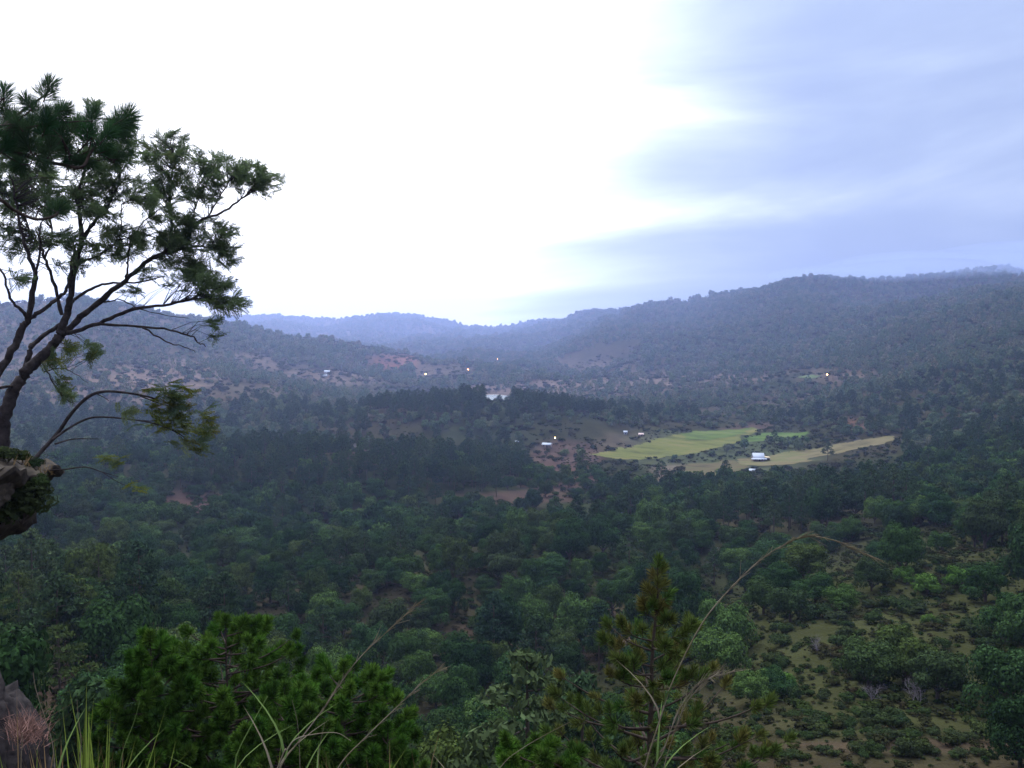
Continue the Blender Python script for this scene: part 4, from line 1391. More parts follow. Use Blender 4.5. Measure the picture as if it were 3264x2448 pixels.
def leaning_tree():
    base = at(-2, 470, DT)
    root = empty('feathery_tree', base)
    tag(root, 'tall leaning tree with dark forked limbs and feathery leaves at the left', 'tree')
    PM = DT / F      # metres per pixel at the tree
    rng = np.random.default_rng(31)
    # (pixel path, depth offset start/end, radius start/end in px)
    limbs = [
        ('trunk', [(-3, 490), (2, 465), (3, 437), (7, 408.5), (15.6, 387), (28, 369)], 0, 0, 8.2, 6.4),
        ('limb', [(28, 369), (47, 352), (58, 338), (62, 328), (66.7, 313.5), (71, 295), (76.6, 261), (81.5, 240), (79, 212), (78, 195), (84, 170), (87, 140)], 0, -.6, 5.8, 1.0),
        ('limb', [(81.5, 240), (96, 220), (108, 205), (118, 185), (122, 160)], -.4, .3, 2.6, .8),
        ('limb', [(58, 338), (68, 330), (85, 313.5), (113, 291), (126, 280), (149, 260), (170, 248.5), (198.6, 221.5), (221, 213), (241, 199), (269, 184)], 0, 1.0, 4.2, .8),
        ('limb', [(170, 248.5), (172, 230), (170, 205), (171, 180), (172, 155), (170, 138)], .6, 1.4, 2.0, .6),
        ('limb', [(149, 260), (190, 247), (215, 248), (232, 256)], .5, .2, 1.8, .6),
        ('limb', [(62, 333), (72, 332), (99, 323), (127.6, 310.7), (163, 305), (198.5, 299), (225, 303), (245, 305)], 0, -1.0, 3.0, .7),
        ('limb', [(99, 324), (127.6, 326), (163, 329), (191, 336), (198, 342), (205.6, 346)], -.3, -1.2, 1.7, .5),
        ('limb', [(142, 327.5), (170, 343), (183, 346), (196, 352)], -.7, -1.4, 1.0, .35),
        ('limb', [(105, 303), (120, 300), (140, 309), (165, 315), (188, 318)], .2, .8, .9, .35),
        ('limb', [(-14, 392), (0, 371), (14, 346), (24, 326), (28, 319), (33, 292), (35, 275), (30, 258), (22, 236), (16, 205), (10, 175)], -.8, -1.6, 5.0, .9),
        ('limb', [(28, 319), (23, 312), (11, 299), (3, 274), (-8, 250)], -1.1, -1.8, 2.2, .8),
        ('limb', [(28, 319), (43, 310), (58, 298), (67, 288), (72, 262), (77, 244)], -1.0, -.2, 2.6, 1.4),
        ('limb', [(22, 377), (30.5, 350), (33, 345), (47, 333), (61, 323), (75, 300), (95, 287), (113, 283), (140, 282), (165, 276)], .4, 1.5, 3.4, .7),
        ('limb', [(62, 315), (53, 281), (45, 258), (38, 244), (28, 228), (24, 200)], .3, 1.2, 2.2, .7),
        ('limb', [(45, 258), (52, 235), (48, 205), (52, 175), (50, 150)], .6, 1.5, 1.4, .5),
        ('limb', [(35, 275), (40, 252), (41, 225), (60, 190)], -1.4, -1.8, 1.5, .5),
        ('limb', [(76, 262), (95, 257), (112, 246), (122, 232), (122, 205), (140, 195)], -.2, -1.0, 1.4, .4),
        ('limb', [(126, 280), (128, 262), (131, 240), (146, 219), (168, 205)], .4, -.4, 1.3, .4),
        ('limb', [(205, 219), (218, 200), (226, 185), (240, 172), (256, 166)], .8, .3, 1.1, .4),
        ('limb', [(190, 228), (196, 205), (206, 185), (214, 168)], .7, 1.2, 1.1, .4),
        ('limb', [(-10, 392), (5, 387), (16, 386)], -.6, 0, 2.0, 1.4),
        ('limb', [(40, 358), (47, 372), (56, 387), (64, 397), (74, 404)], .2, -.8, 1.0, .35),
        ('limb', [(45, 372), (60, 368), (72, 372), (89, 383)], -.1, -.6, .6, .25),
    ]
    nodes, owner = [], []
    for name, path, o0, o1, r0, r1 in limbs:
        off = np.linspace(o0, o1, len(path))
        P = smooth_path([at(x, y, DT + o) - base for (x, y), o in zip(path, off)])
        P += rng.normal(size=P.shape) * np.array([.012, .03, .012])
        rad = np.linspace(r0, r1, len(P)) * PM * .78 * (1 + .06 * rng.normal(size=len(P)))
        mb = MB(); mb.tube(P, rad, 8)
        lo = mb.build(name, M_BARK, root, smooth=True)
        if name == 'limb':
            for q, r in zip(P, rad): nodes.append((*q, r)); owner.append(lo)
    nodes = np.array(nodes)
    ell = [(1200, 560, 130, 90, 14), (1350, 640, 110, 60, 10), (1080, 690, 160, 90, 18), (1250, 860, 220, 120, 34), (1500, 720, 130, 80, 18), (1560, 820, 160, 80, 20), (1740, 790, 130, 80, 24), (1900, 830, 100, 45, 12), (1850, 900, 90, 40, 6),
           (1420, 930, 150, 60, 14), (1100, 960, 150, 70, 14), (1230, 1080, 170, 60, 14), (860, 900, 170, 90, 22), (620, 980, 180, 110, 28), (700, 1080, 120, 50, 8), (560, 880, 150, 80, 14),
           (850, 1200, 170, 60, 16), (1100, 1230, 200, 60, 26), (1400, 1150, 150, 60, 18), (1550, 1190, 120, 45, 12), (1350, 1270, 250, 70, 38), (1560, 1310, 110, 55, 14), (1590, 1385, 70, 35, 5), (900, 1320, 180, 60, 16), (1250, 1400, 200, 60, 16),
           (1420, 1480, 150, 50, 18), (1530, 1570, 90, 45, 14), (1280, 1560, 150, 50, 10), (1000, 1480, 150, 40, 8), (950, 1600, 90, 30, 5),
           (80, 840, 140, 120, 26), (300, 840, 180, 100, 26), (100, 1010, 130, 80, 16), (330, 980, 140, 80, 16), (60, 1200, 100, 80, 12), (250, 1250, 130, 70, 10), (60, 1330, 80, 50, 5), (430, 1240, 120, 60, 10), (620, 1330, 120, 70, 10), (500, 1420, 90, 40, 5),
           (750, 800, 150, 90, 20), (900, 620, 150, 90, 20), (700, 650, 160, 100, 20), (450, 620, 200, 120, 30), (200, 500, 200, 120, 26), (80, 650, 120, 120, 18), (650, 300, 40, 25, 4), (150, 1530, 80, 40, 4), (420, 480, 160, 60, 12), (860, 480, 110, 50, 8), (-120, 900, 120, 300, 26),
           (1600, 1690, 140, 55, 18), (1450, 1650, 120, 45, 8), (1500, 1840, 60, 30, 4), (1500, 1930, 50, 16, 2)]
    yl = [(630, 2028, 55, 65, 6), (380, 2088, 80, 55, 5), (450, 2290, 50, 65, 6), (520, 2000, 60, 40, 4), (470, 2360, 40, 30, 3)]
    sp = []
    for E, yellow in ((ell, 0), (yl, 1)):
        for (x, y, rx, ry, c) in E:
            for k in range(int(c * 1.35)):
                a = rng.random() * 6.283; r = math.sqrt(rng.random())
                px, py = Zp(x + rx * r * cos(a), y + ry * r * sin(a))
                q = at(px, py, DT) - base
                dd = np.hypot(nodes[:, 0] - q[0], nodes[:, 2] - q[2]) + 0.15 * rng.random(len(nodes))
                j = int(np.argmin(dd))
                back = int(rng.integers(1, 5))        # side twigs leave the limb some way back and sweep forward
                while back > 0 and j > 0 and owner[j - 1] is owner[j]:
                    j -= 1; back -= 1
                dep = nodes[j, 1] - q[1] + rng.normal() * .55
                q = at(px, py, DT + dep) - base
                sp.append((q, j, yellow))
    rng.shuffle(sp)
    tw = MB(); rest = MB()
    for k, (q, jn, yellow) in enumerate(sp):
        nd = nodes[jn]
        d = q - nd[:3]; L = np.linalg.norm(d)
        mid = nd[:3] + d * .5 + np.array([0, 0, .10 * L]) + rng.normal(size=3) * .05
        tw.tube([nd[:3], mid, q], [min(nd[3] * .5, .011), .007, .004], 4)
        out = d / (L + 1e-6) + np.array([0.35, 0, 0.0]) + rng.normal(size=3) * .35
        out[2] *= .5
        R = rot_to(out, rng.normal() * .9)
        s = rng.uniform(.6, .95)
        if k < 290:
            o = link(bpy.data.objects.new('leaf_spray', SPRAY_MEY[k % 3] if yellow else SPRAY_ME[k % 5]), owner[jn])
            set_mat(o, q, R, s)
        else:
            src = SPRAYS[k % 5]
            for v, f in zip([np.concatenate(src.v)], [0]):
                quad = np.concatenate(src.f)
                rest.add((v * s) @ R.T + q, quad)
    tw.build('twigs', M_BARK, root)
    tag(rest.build('foliage', M_LEAF, root), kind='stuff')


leaning_tree()


def arching_sapling():
    base = at(20, 476, DT - 1)
    root = empty('arching_sapling', base)
    tag(root, 'thin sapling arching right from the earth bank with yellowing leaves', 'sapling')
    rng = np.random.default_rng(41)
    PM = DT / F
    st = [('stem', [(14, 486), (35.5, 458), (57, 434), (71, 414), (88, 397), (105, 391.5), (127.6, 393), (149, 397), (159, 401)], 2.1, .8),
          ('branch', [(52, 440), (66, 430), (84, 420), (99, 417), (127.6, 419), (156, 424), (177, 432.6), (188.6, 441)], 1.2, .4),
          ('branch', [(55, 444), (74, 439), (99, 439)], .9, .3), ('branch', [(20, 478), (41, 471), (64, 469.5), (85, 467), (102, 472), (118, 476.6)], 1.0, .3),
          ('branch', [(97, 394), (105, 398), (109, 401)], .5, .25), ('branch', [(127, 419), (150, 421), (180, 420), (195, 424)], .6, .25), ('branch', [(140, 396), (165, 405), (185, 408)], .7, .3), ('branch', [(102, 472), (118, 482), (136, 490)], .4, .2)]
    for nm, path, r0, r1 in st:
        P = smooth_path([at(x, y, DT - 1 + .3 * math.sin(i)) - base for i, (x, y) in enumerate(path)])
        MB().tube(P, np.linspace(r0, r1, len(P)) * PM, 6).build(nm, M_BARK, root, smooth=True)
    E = [(160, 388, 16, 7, 9), (178, 393, 16, 8, 10), (165, 404, 20, 7, 10), (190, 411, 20, 9, 12), (195, 425, 18, 9, 11), (172, 420, 18, 8, 9), (140, 410, 14, 5, 4), (200, 436, 16, 7, 7), (188, 445, 20, 5, 5), (112, 462, 12, 5, 5), (134, 488, 8, 4, 4), (150, 430, 16, 6, 4)]
    k = 0
    for x, y, rx, ry, c in E:
        for q in range(c):
            p = at(x + rng.uniform(-rx, rx), y + rng.uniform(-ry, ry), DT - 1 + rng.normal() * .4) - base
            o = link(bpy.data.objects.new('leaf_spray', SPRAY_MEY[k % 3] if rng.random() < .6 else SPRAY_ME[k % 5]), root)
            set_mat(o, p, rot_to((1, rng.normal() * .7, rng.normal() * .3), rng.normal() * .5), rng.uniform(.7, 1.0))
            k += 1


arching_sapling()

# ------------------------------------------------------------------ foreground pines


def tuft_mesh(seed, n, L, spread, m, w=0.006, core=0.14):
    """a brush of needles around a shoot that points along +x"""
    rng = np.random.default_rng(seed)
    mb = MB()
    mb.tube([(-core, 0, 0), (0, 0, 0), (core * .6, 0, 0)], [.011, .010, .006], 4, mi=1)
    t = rng.random(n)
    base = np.column_stack([-core * .9 + t * core * 1.5, np.zeros(n), np.zeros(n)])
    a = rng.random(n) * 6.283
    th = (spread * (1.1 - .75 * t)) * (.7 + .5 * rng.random(n))
    d = np.column_stack([np.cos(th), np.sin(th) * np.cos(a), np.sin(th) * np.sin(a)])
    ln = L * (.75 + .35 * rng.random(n))
    tip = base + d * ln[:, None]; tip[:, 2] -= .12 * ln * rng.random(n)
    s = np.cross(d, rng.normal(size=(n, 3))); s /= np.linalg.norm(s, axis=1)[:, None]
    mid = base + d * (ln * .5)[:, None]
    v = np.stack([base, mid - s * w, tip, mid + s * w], 1).reshape(-1, 3)
    mb.add(v, np.arange(4 * n).reshape(n, 4))
    return mb.mesh('needle_tuft', [m, M_BARKP])


TUFT_G = [tuft_mesh(900 + k, 300, .225, 1.5, M_NEED, .011) for k in range(4)]
TUFT_O = [tuft_mesh(910 + k, 150, .23, 1.1, M_NEEDO, .008) for k in range(4)]
TUFT_D = [tuft_mesh(920 + k, 420, .27, 1.25, M_NEEDD, .0032) for k in range(4)]


def young_pine(px, top, d, prof, label, tufts, seed, nbr, tuft_scale=1.0, lean=0.0, limit=285, per=4, dense_top=True):
    """prof: (row, half width px) from the top down; the trunk runs to the ground"""
    rng = np.random.default_rng(seed)
    pt = at(px, top, d)
    gx, gy = pt[0], pt[1]
    gz = float(height(gx, gy))
    root = empty('young_pine', (gx, gy, gz)); tag(root, label, 'tree')
    H = pt[2] - gz
    base = np.array([gx, gy, gz])
    T = np.array([[lean * (1 - s) ** 1.2 * 1.0, 0, H * s] for s in np.linspace(-.04, .985, 12)])
    T[:, :2] += rng.normal(size=(12, 2)) * .02
    T[-1, :2] = 0
    r0 = H * .0125 + .02
    MB().tube(T, np.linspace(r0, .014, 12), 8).build('trunk', M_BARKP, root, smooth=True)

    def trunk_at(z):
        return np.array([np.interp(z, T[:, 2], T[:, 0]), np.interp(z, T[:, 2], T[:, 1]), z])
    rows = np.array([p[0] for p in prof], float); hw = np.array([p[1] for p in prof], float) * d / F
    zr = np.array([at(px, r, d)[2] - gz for r in rows])
    zlo = zr.min()
    cnt = 0
    # leader
    lead = [(H, (0.1, 0, 1.0))]
    for z, dv in lead:
        o = link(bpy.data.objects.new('needle_tuft', tufts[0]), root); set_mat(o, trunk_at(z), rot_to(dv), tuft_scale); cnt += 1
    tw = []
    for k in range(nbr):
        t = ((k + .5) / nbr) ** .85
        z = H - .12 - t * (H - .12 - zlo)
        R = float(np.interp(z, zr[::-1], hw[::-1])) * rng.uniform(.72, 1.08)
        a = 2.399 * k + rng.normal() * .3
        up = R * rng.uniform(.25, .55) + .05
        s0 = trunk_at(max(.2, z - up * .8))
        e = s0 + np.array([R * cos(a), R * sin(a) * .9, up])
        m = s0 + (e - s0) * .55 + np.array([0, 0, -up * .22])
        P = smooth_path([s0, m, e], 4)
        br = MB().tube(P, np.linspace(.012 + .012 * R, .006, len(P)), 5).build('branch', M_BARKP, root)
        nt = max(1, min(per, int(round(per * R / .9 + .6))))
        for q in range(nt):
            if cnt >= limit: break
            tt = 1.0 if q == 0 else rng.uniform(.2, .95)
            b = P[0] + 0
            i = min(len(P) - 2, int(tt * (len(P) - 1)))
            b = P[i] + (P[i + 1] - P[i]) * (tt * (len(P) - 1) - i)
            dv = (P[i + 1] - P[i]); dv /= np.linalg.norm(dv)
            dv = dv + np.array([0, 0, .7]) + rng.normal(size=3) * (.25 if q == 0 else .55)
            dv /= np.linalg.norm(dv)
            ln = 0 if q == 0 else rng.uniform(.08, .32)
            p = b + dv * ln
            if ln: tw.append((b, p))
            o = link(bpy.data.objects.new('needle_tuft', tufts[cnt % len(tufts)]), br)
            set_mat(o, p, rot_to(dv, rng.random() * 6), tuft_scale * rng.uniform(.8, 1.15)); cnt += 1
    mb = MB()
    for a, b in tw: mb.tube([a, b], [.007, .005], 4)
    if tw: mb.build('twigs', M_BARKP, root)
    return root


young_pine(226, 622, 27, [(622, 24), (632, 52), (650, 68), (675, 82), (705, 90), (735, 96), (768, 96), (800, 80)], 'bushy fresh green pine with a broad round top at the lower left', TUFT_G, 51, 100, 1.12, per=3)
young_pine(344, 668, 25, [(668, 20), (678, 46), (690, 58), (710, 66), (735, 72), (768, 74), (800, 60)], 'fresh green pine lower and right of the broad topped one', TUFT_G, 52, 84, 1.12, lean=-.5, per=3)
young_pine(150, 638, 26, [(638, 5), (652, 18), (680, 34), (710, 48), (740, 56), (768, 58), (800, 50)], 'narrow green pine at the left of the broad topped one', TUFT_G, 53, 64, 1.1, per=3)
young_pine(285, 690, 23.5, [(690, 12), (705, 30), (725, 42), (750, 52), (768, 56), (800, 50)], 'low green pine filling the gap between the two larger ones', TUFT_G, 56, 50, 1.05, per=3)
young_pine(388, 728, 24, [(728, 8), (740, 20), (755, 26), (768, 30), (800, 30)], 'small green pine top right of the fresh green pines', TUFT_G, 57, 22, .9)
young_pine(658, 563, 20, [(563, 3), (600, 10), (616, 14), (632, 50), (650, 58), (670, 50), (690, 92), (712, 128), (735, 112), (752, 136), (768, 126), (800, 100)], 'olive brown young pine with a bare leader at the bottom centre', TUFT_O, 54, 66, 1.0, lean=-.35, per=4)
young_pine(535, 742, 19, [(742, 14), (752, 30), (768, 46), (800, 50)], 'small olive pine at the bottom left of the bare leader pine', TUFT_G, 58, 26, .9)


def overhanging_pine():
    d = 16.0
    PMm = d / F
    tx0 = at(-75, 300, d); gz = float(height(tx0[0], tx0[1]))
    root = empty('overhanging_pine', (tx0[0], tx0[1], gz)); tag(root, 'pine branches with long needle tufts reaching in at the upper left edge', 'tree')
    base = np.array([tx0[0], tx0[1], gz])
    topz = at(-75, 40, d)[2] - gz
    rng = np.random.default_rng(61)
    T = [np.array([0, 0, z]) + np.array([rng.normal() * .03, rng.normal() * .03, 0]) for z in np.linspace(-.5, topz, 10)]
    MB().tube(T, np.linspace(.17, .05, 10), 10).build('trunk', M_BARKP, root, smooth=True)
    br = [([(-75, 190), (-40, 165), (0, 150), (35, 159), (64, 165), (82, 167), (91, 152), (108, 130), (122, 119)], 2.2),
          ([(-75, 240), (-30, 195), (0, 200), (14, 210), (35, 219), (52, 217), (60, 211)], 2.2),
          ([(-75, 170), (-30, 135), (0, 127), (25, 109), (38, 100), (47, 93)], 1.8),
          ([(-30, 135), (10, 130), (40, 125), (57, 115)], 1.4), ([(-75, 140), (-30, 110), (4, 98)], 1.3), ([(35, 159), (28, 146)], .8), ([(64, 165), (80, 150), (92, 137)], 1.0), ([(82, 167), (100, 160), (114, 160)], .9), ([(0, 150), (12, 160), (20, 164)], .8),
          ([(40, 125), (70, 122), (92, 121)], 1.0), ([(-30, 165), (-5, 140), (16, 124)], 1.2), ([(64, 165), (66, 150), (62, 138)], .8), ([(35, 219), (42, 206), (56, 212)], .8)]
    nodes = []
    for path, r in br:
        P = smooth_path([at(x, y, d + .35 * math.sin(k * 1.7 + r)) - base for k, (x, y) in enumerate(path)])
        MB().tube(P, np.linspace(r, r * .45, len(P)) * PMm, 7).build('branch', M_BARKP, root, smooth=True)
        dv = P[-1] - P[-3]
        nodes.append((P[-1], dv))
    tufts = [(47, 92, .4, 1, 1.1), (57, 116, .5, .8, 1.0), (122, 120, .6, .55, 1.25), (4, 98, .2, 1, 1.0), (91, 120, -.1, 1, .85), (92, 137, .2, .9, 1.0), (28, 146, -.3, .8, 1.0), (20, 165, -.4, -.4, .9), (114, 160, .8, .1, .9), (57, 212, .7, .6, .9), (36, 112, 0, 1, .9), (15, 123, .1, 1, 1.0),
             (62, 138, 0, 1, 1.0), (45, 128, .3, .8, 1.0), (75, 128, .4, .8, .95), (105, 138, .7, .6, 1.0), (112, 128, .9, .2, .9), (10, 145, 0, .9, .9), (-8, 130, -.2, 1, 1.0), (40, 160, .3, -.6, .85), (70, 160, .2, -.8, .8), (85, 160, .6, -.5, .85), (5, 115, 0, 1, .9), (28, 104, -.5, .8, .8), (100, 150, .8, .3, .9), (50, 150, .2, .7, .9), (-12, 108, .2, 1, .9), (118, 134, .8, -.4, .9), (30, 128, .2, .8, .95)]
    tufts += [(x + rng.normal() * 9, y + 4 + rng.normal() * 7, dx + rng.normal() * .4, dz * .8 + rng.normal() * .3, s * .85) for (x, y, dx, dz, s) in tufts if y > 105]
    for k, (x, y, dx, dz, s) in enumerate(tufts):
        p = at(x, y, d + rng.normal() * .3) - base
        o = link(bpy.data.objects.new('needle_tuft', TUFT_D[k % 4]), root)
        dv = np.array([dx, rng.normal() * .4, dz])
        set_mat(o, p, rot_to(dv, rng.random() * 6), s * 1.05)
        # each tuft sits on its own short twig from the nearest branch end
        j = min(range(len(nodes)), key=lambda q: np.linalg.norm(nodes[q][0] - p))
        if np.linalg.norm(nodes[j][0] - p) > .1:
            MB().tube([nodes[j][0], (nodes[j][0] + p) / 2 + np.array([0, 0, -.04]), p - dv / np.linalg.norm(dv) * .1], [.012, .01, .008], 5).build('twig', M_BARKP, root)


overhanging_pine()

# ------------------------------------------------------------------ near ground: rock bank, grass, stalks


def near_bank():
    c = at(-116, 838, 5.0)
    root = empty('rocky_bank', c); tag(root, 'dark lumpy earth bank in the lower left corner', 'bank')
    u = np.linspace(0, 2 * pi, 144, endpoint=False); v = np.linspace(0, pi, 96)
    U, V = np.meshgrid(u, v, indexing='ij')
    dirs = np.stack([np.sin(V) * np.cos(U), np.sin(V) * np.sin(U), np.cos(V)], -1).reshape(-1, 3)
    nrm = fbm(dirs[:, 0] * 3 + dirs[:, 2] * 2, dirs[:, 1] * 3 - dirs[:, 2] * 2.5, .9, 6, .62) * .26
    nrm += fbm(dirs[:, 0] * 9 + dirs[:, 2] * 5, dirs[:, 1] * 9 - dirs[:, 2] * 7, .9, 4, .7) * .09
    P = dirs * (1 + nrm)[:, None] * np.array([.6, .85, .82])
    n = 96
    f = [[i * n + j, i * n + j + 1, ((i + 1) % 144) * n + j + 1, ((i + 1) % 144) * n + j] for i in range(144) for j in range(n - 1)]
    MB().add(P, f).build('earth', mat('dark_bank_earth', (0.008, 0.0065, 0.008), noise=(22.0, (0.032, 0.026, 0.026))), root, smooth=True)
    rng = np.random.default_rng(71)
    mb = MB()
    for k in range(420):
        p = at(26 + rng.normal() * 9, 734 + rng.normal() * 7, 4.4 + rng.normal() * .08) - c
        t = p + np.array([rng.normal() * .05, rng.normal() * .05, .01 + .07 * rng.random()])
        s = np.array([.0018, 0, 0])
        mb.add([p - s, p + s, t], [[0, 1, 2]])
    tag(mb.build('dry_tuft', leafmat('pinkish_dry_tuft', [(0.16, 0.09, 0.075), (0.16, 0.09, 0.075)]), root), kind='stuff')


near_bank()


def blade(mb, p, h, lean, w, rng, segs=5, bend=.5):
    a = rng.random() * 6.283
    ln = np.array([cos(a) * lean, sin(a) * lean * .6, 0])
    side = np.array([cos(a + 1.57), sin(a + 1.57) * .4, 0]); side /= np.linalg.norm(side)
    V = []
    for i in range(segs + 1):
        t = i / segs
        c = p + np.array([0, 0, h * (t - .25 * bend * t * t * lean * 2)]) + ln * t ** (1.3 + bend)
        ww = w * (1 - t) ** .7
        V += [c - side * ww, c + side * ww]
    mb.add(V, [[2 * i, 2 * i + 1, 2 * i + 3, 2 * i + 2] for i in range(segs)])


def near_grass():
    rng = np.random.default_rng(81)
    g, dr = MB(), MB()
    for k in range(620):
        px = rng.choice([rng.uniform(-20, 130), rng.uniform(-20, 430)])
        d = rng.uniform(2.4, 4.6)
        az, _ = ray(px, 768)
        p = np.array([d * sin(az), d * cos(az), 0]); p[2] = height(p[0], p[1]) - .02
        hvis = CZ - .457 * d - p[2]         # what it takes to reach the lower edge of the frame
        h = max(.08, hvis) + rng.uniform(-.05, .22) * (1.5 if px < 130 else .9) * rng.random()
        if px > 130: h *= .93
        blade(g if rng.random() < .5 else dr, p, h, rng.uniform(.05, .3), rng.uniform(.003, .0065), rng)
    for px, top in ((82, 690), (86, 697), (79, 702), (104, 716), (98, 725), (110, 730), (40, 738), (52, 745), (150, 742), (158, 752), (66, 728)):
        d = 3.1; az, _ = ray(px, 768)
        p = np.array([d * sin(az), d * cos(az), 0]); p[2] = height(p[0], p[1]) - .02
        for q in range(3):
            h = at(px, top + rng.normal() * 7, d)[2] - p[2]
            blade(g if px not in (40, 52, 66) else dr, p + np.array([rng.normal() * .015, 0, 0]), h, rng.uniform(.02, .12), .006, rng)
    tag(g.build('grass', M_GRASS), 'green grass blades along the bottom left edge', 'grass', kind='stuff')
    tag(dr.build('dry_grass', M_DRYG), 'orange brown dry grass blades along the bottom left edge', 'grass', kind='stuff')


near_grass()


def stalk(path, d, r0, label, m=None, seed=0, plume=0.0, name='grass_stalk'):
    rng = np.random.default_rng(seed)
    az, _ = ray(path[0][0], 780)
    # runs down to the ground below the frame
    low = at(path[0][0], path[0][1], d)
    dx = (path[0][0] - path[1][0]) / max(1, abs(path[1][1] - path[0][1]))
    gz = float(height(low[0], low[1]))
    drop = low[2] - gz
    foot = np.array([low[0] + dx * drop * .5, low[1], gz - .02])
    pts = [foot, (foot + low) / 2 + np.array([dx * drop * .06, 0, 0])] + [at(x, y, d) for x, y in path]
    P = smooth_path(np.array(pts) - foot, 5)
    root = empty(name, foot); tag(root, label, 'grass stalk')
    MB().tube(P, np.linspace(r0, r0 * .35, len(P)) * .78, 6).build('stem', m or M_STALK, root, smooth=True)
    if plume:
        mb = MB()
        n = int(plume * 150)
        for k in range(n):
            t = rng.uniform(.42, 1.0) ** .8
            i = min(len(P) - 2, int(t * (len(P) - 1)))
            b = P[i] + (P[i + 1] - P[i]) * rng.random()
            dv = P[i + 1] - P[i]; dv /= np.linalg.norm(dv)
            e = b + dv * rng.uniform(.02, .05) + rng.normal(size=3) * np.array([.006, .006, .006]) * (1 if rng.random() < .9 else 3)
            mb.tube([b, e], [.0011, .0005], 3)
        mb.build('bristles', M_STALK, root)
    for k in range(2):
        mb = MB(); i = len(P) // 4 + 2 * k
        b = P[i]; a = rng.random() * 6.28
        blade(mb, b, .18, .2, .004, rng); mb.build('blade', M_STALKG if k else (m or M_STALK), root)
    return root


stalk([(645, 768), (660, 720), (672, 683), (697, 632), (720, 600), (758, 562), (788, 543), (808, 536), (833, 540), (850, 547), (876, 559)], 3.0, .0038, 'long dry reed stalk arching over to the right in front of the open slope', plume=.8, seed=1)
stalk([(655, 768), (663, 752), (678, 712), (695, 688), (713, 677), (743, 670)], 3.0, .0030, 'shorter dry reed stalk bending right across the olive pine', plume=.35, seed=2)
stalk([(664, 768), (672, 740), (685, 705), (705, 682), (722, 668)], 3.2, .0022, 'thin dry reed stalk between the two longer ones', plume=.4, seed=3)
stalk([(280, 768), (300, 740), (324, 708), (356, 662), (389, 630), (417, 604)], 3.0, .0036, 'straight slanting grass stalk pointing up right over the green pines', plume=.5, seed=4)
stalk([(338, 768), (365, 738), (399, 705), (420, 685), (440, 668)], 3.0, .0034, 'slanting grass stalk right of the green pines', plume=.3, seed=5)
stalk([(280, 762), (287, 750), (296, 739), (316, 734), (337, 733), (351, 741)], 2.6, .0032, 'short grass stalk hooked over in front of the green pines', seed=6)
stalk([(55, 768), (52, 742), (44, 715), (36, 690), (33, 672)], 2.8, .0026, 'thin pale upright stalk leaning left at the lower left', seed=7)
stalk([(21, 768), (22, 748), (22, 732)], 2.6, .0024, 'short pale upright stalk before the dark bank', seed=8)
stalk([(80, 768), (81, 740), (78, 716), (77, 700)], 2.9, .0022, 'thin brown stalk among the yellow grass blades', seed=9)
stalk([(120, 768), (124, 748), (134, 722), (140, 700)], 3.0, .0024, 'thin stalk leaning right before the narrow pine', m=M_STALKG, seed=10)
stalk([(235, 768), (238, 752), (250, 728), (262, 706), (268, 696)], 3.0, .0036, 'bright green grass blade stem slanting up before the pines', m=M_STALKG, seed=11)
stalk([(300, 768), (299, 742), (297, 720), (292, 700)], 3.1, .002, 'thin upright stalk crossing the hooked one', seed=12)
stalk([(318, 768), (320, 745), (325, 722)], 2.9, .002, 'short thin stalk before the dark pine trunk', seed=13)
stalk([(500, 768), (520, 750), (545, 735), (570, 722)], 3.0, .0022, 'faint stalk slanting right at the bottom centre', seed=14)

# the speck in the sky is a small bird
b = empty('bird', at(237, 280, 45)); tag(b, 'tiny dark bird in the sky right of the leaning tree', 'bird')
M_BIRD = mat('bird_feathers', (0.03, 0.03, 0.035))
MB().tube([(-.1, 0, 0), (-.05, 0, .012), (.03, 0, .012), (.09, 0, 0)], [.008, .03, .028, .006], 8).build('body', M_BIRD, b, smooth=True)
for s in (-1, 1):
    MB().add([(.04, 0, .015), (-.03, 0, .015), (-.05, s * .12, .055), (.02, s * .11, .06), (-.04, s * .22, .03)], [[0, 1, 2, 3], [3, 2, 4, 4]][:1]).add([(.02, s * .11, .06), (-.05, s * .12, .055), (-.05, s * .23, .03)], [[0, 1, 2]]).build('wing', M_BIRD, b)

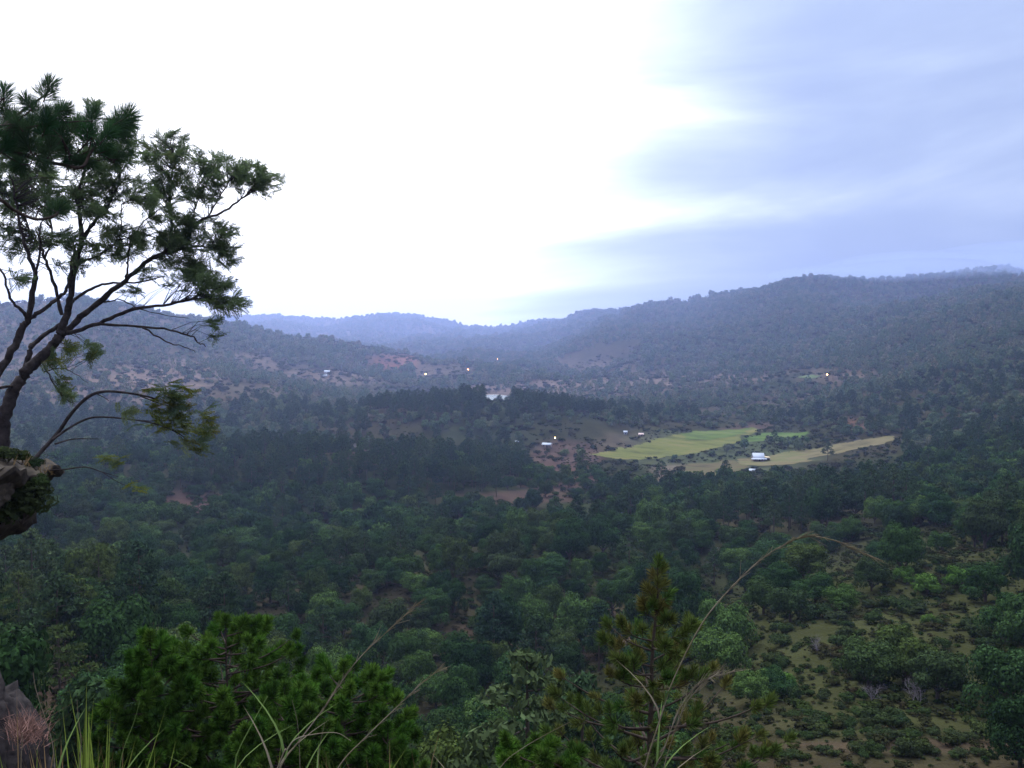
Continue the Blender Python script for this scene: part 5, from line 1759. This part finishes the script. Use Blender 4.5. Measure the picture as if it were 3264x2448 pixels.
# ------------------------------------------------------------------ haze in the valley air
zmin = float((CZ + E_T * DD[None, :]).min()) - 1.0
zmax = float((CZ + E_T * DD[None, :]).max()) + 90.0
hz = bpy.data.materials.new('valley_haze'); hz.use_nodes = True
hn = hz.node_tree; hn.nodes.clear()
ho = N(hn, 'ShaderNodeOutputMaterial'); hv = N(hn, 'ShaderNodeVolumePrincipled')
hv.inputs['Color'].default_value = (0.47, 0.58, 1.0, 1)
hv.inputs['Density'].default_value = 0.00016
hv.inputs['Anisotropy'].default_value = 0.7
hn.links.new(hv.outputs[0], ho.inputs['Volume'])
mb = MB(); mb.box((0, 0, (zmin + zmax) / 2), (15800, 15800, zmax - zmin))
tag(mb.build('haze', hz), 'thin bluish evening haze filling the valley', 'haze', kind='stuff')

# ------------------------------------------------------------------ mist lying on the right ridge
mm = bpy.data.materials.new('ridge_mist'); mm.use_nodes = True
mn = mm.node_tree; mn.nodes.clear()
mo = N(mn, 'ShaderNodeOutputMaterial'); mv = N(mn, 'ShaderNodeVolumePrincipled')
mv.inputs['Color'].default_value = (0.5, 0.6, 0.92, 1)
mv.inputs['Density'].default_value = 0.0016
mv.inputs['Anisotropy'].default_value = 0.3
mn.links.new(mv.outputs[0], mo.inputs['Volume'])
mb = MB()
u = np.linspace(0, 2 * pi, 28, endpoint=False); v = np.linspace(0, pi, 15)
U, V = np.meshgrid(u, v, indexing='ij')
S = np.stack([np.sin(V) * np.cos(U), np.sin(V) * np.sin(U), np.cos(V)], -1).reshape(-1, 3)
fq = [[i * 15 + j, i * 15 + j + 1, ((i + 1) % 28) * 15 + j + 1, ((i + 1) % 28) * 15 + j] for i in range(28) for j in range(14)]
for px, py, d, rx, ry, rz in ((880, 274, 2850, 300, 330, 30), (960, 268, 2850, 330, 360, 44), (1080, 262, 2850, 380, 380, 60)):
    c = at(px, py, d)
    mb.add(S * np.array([rx, ry, rz]) * (1 + .12 * np.sin(4 * S[:, :1] + px)) + c, fq)
tag(mb.build('ridge_mist', mm), 'soft cloud mist lying on the top of the right mountain', 'mist', kind='stuff')
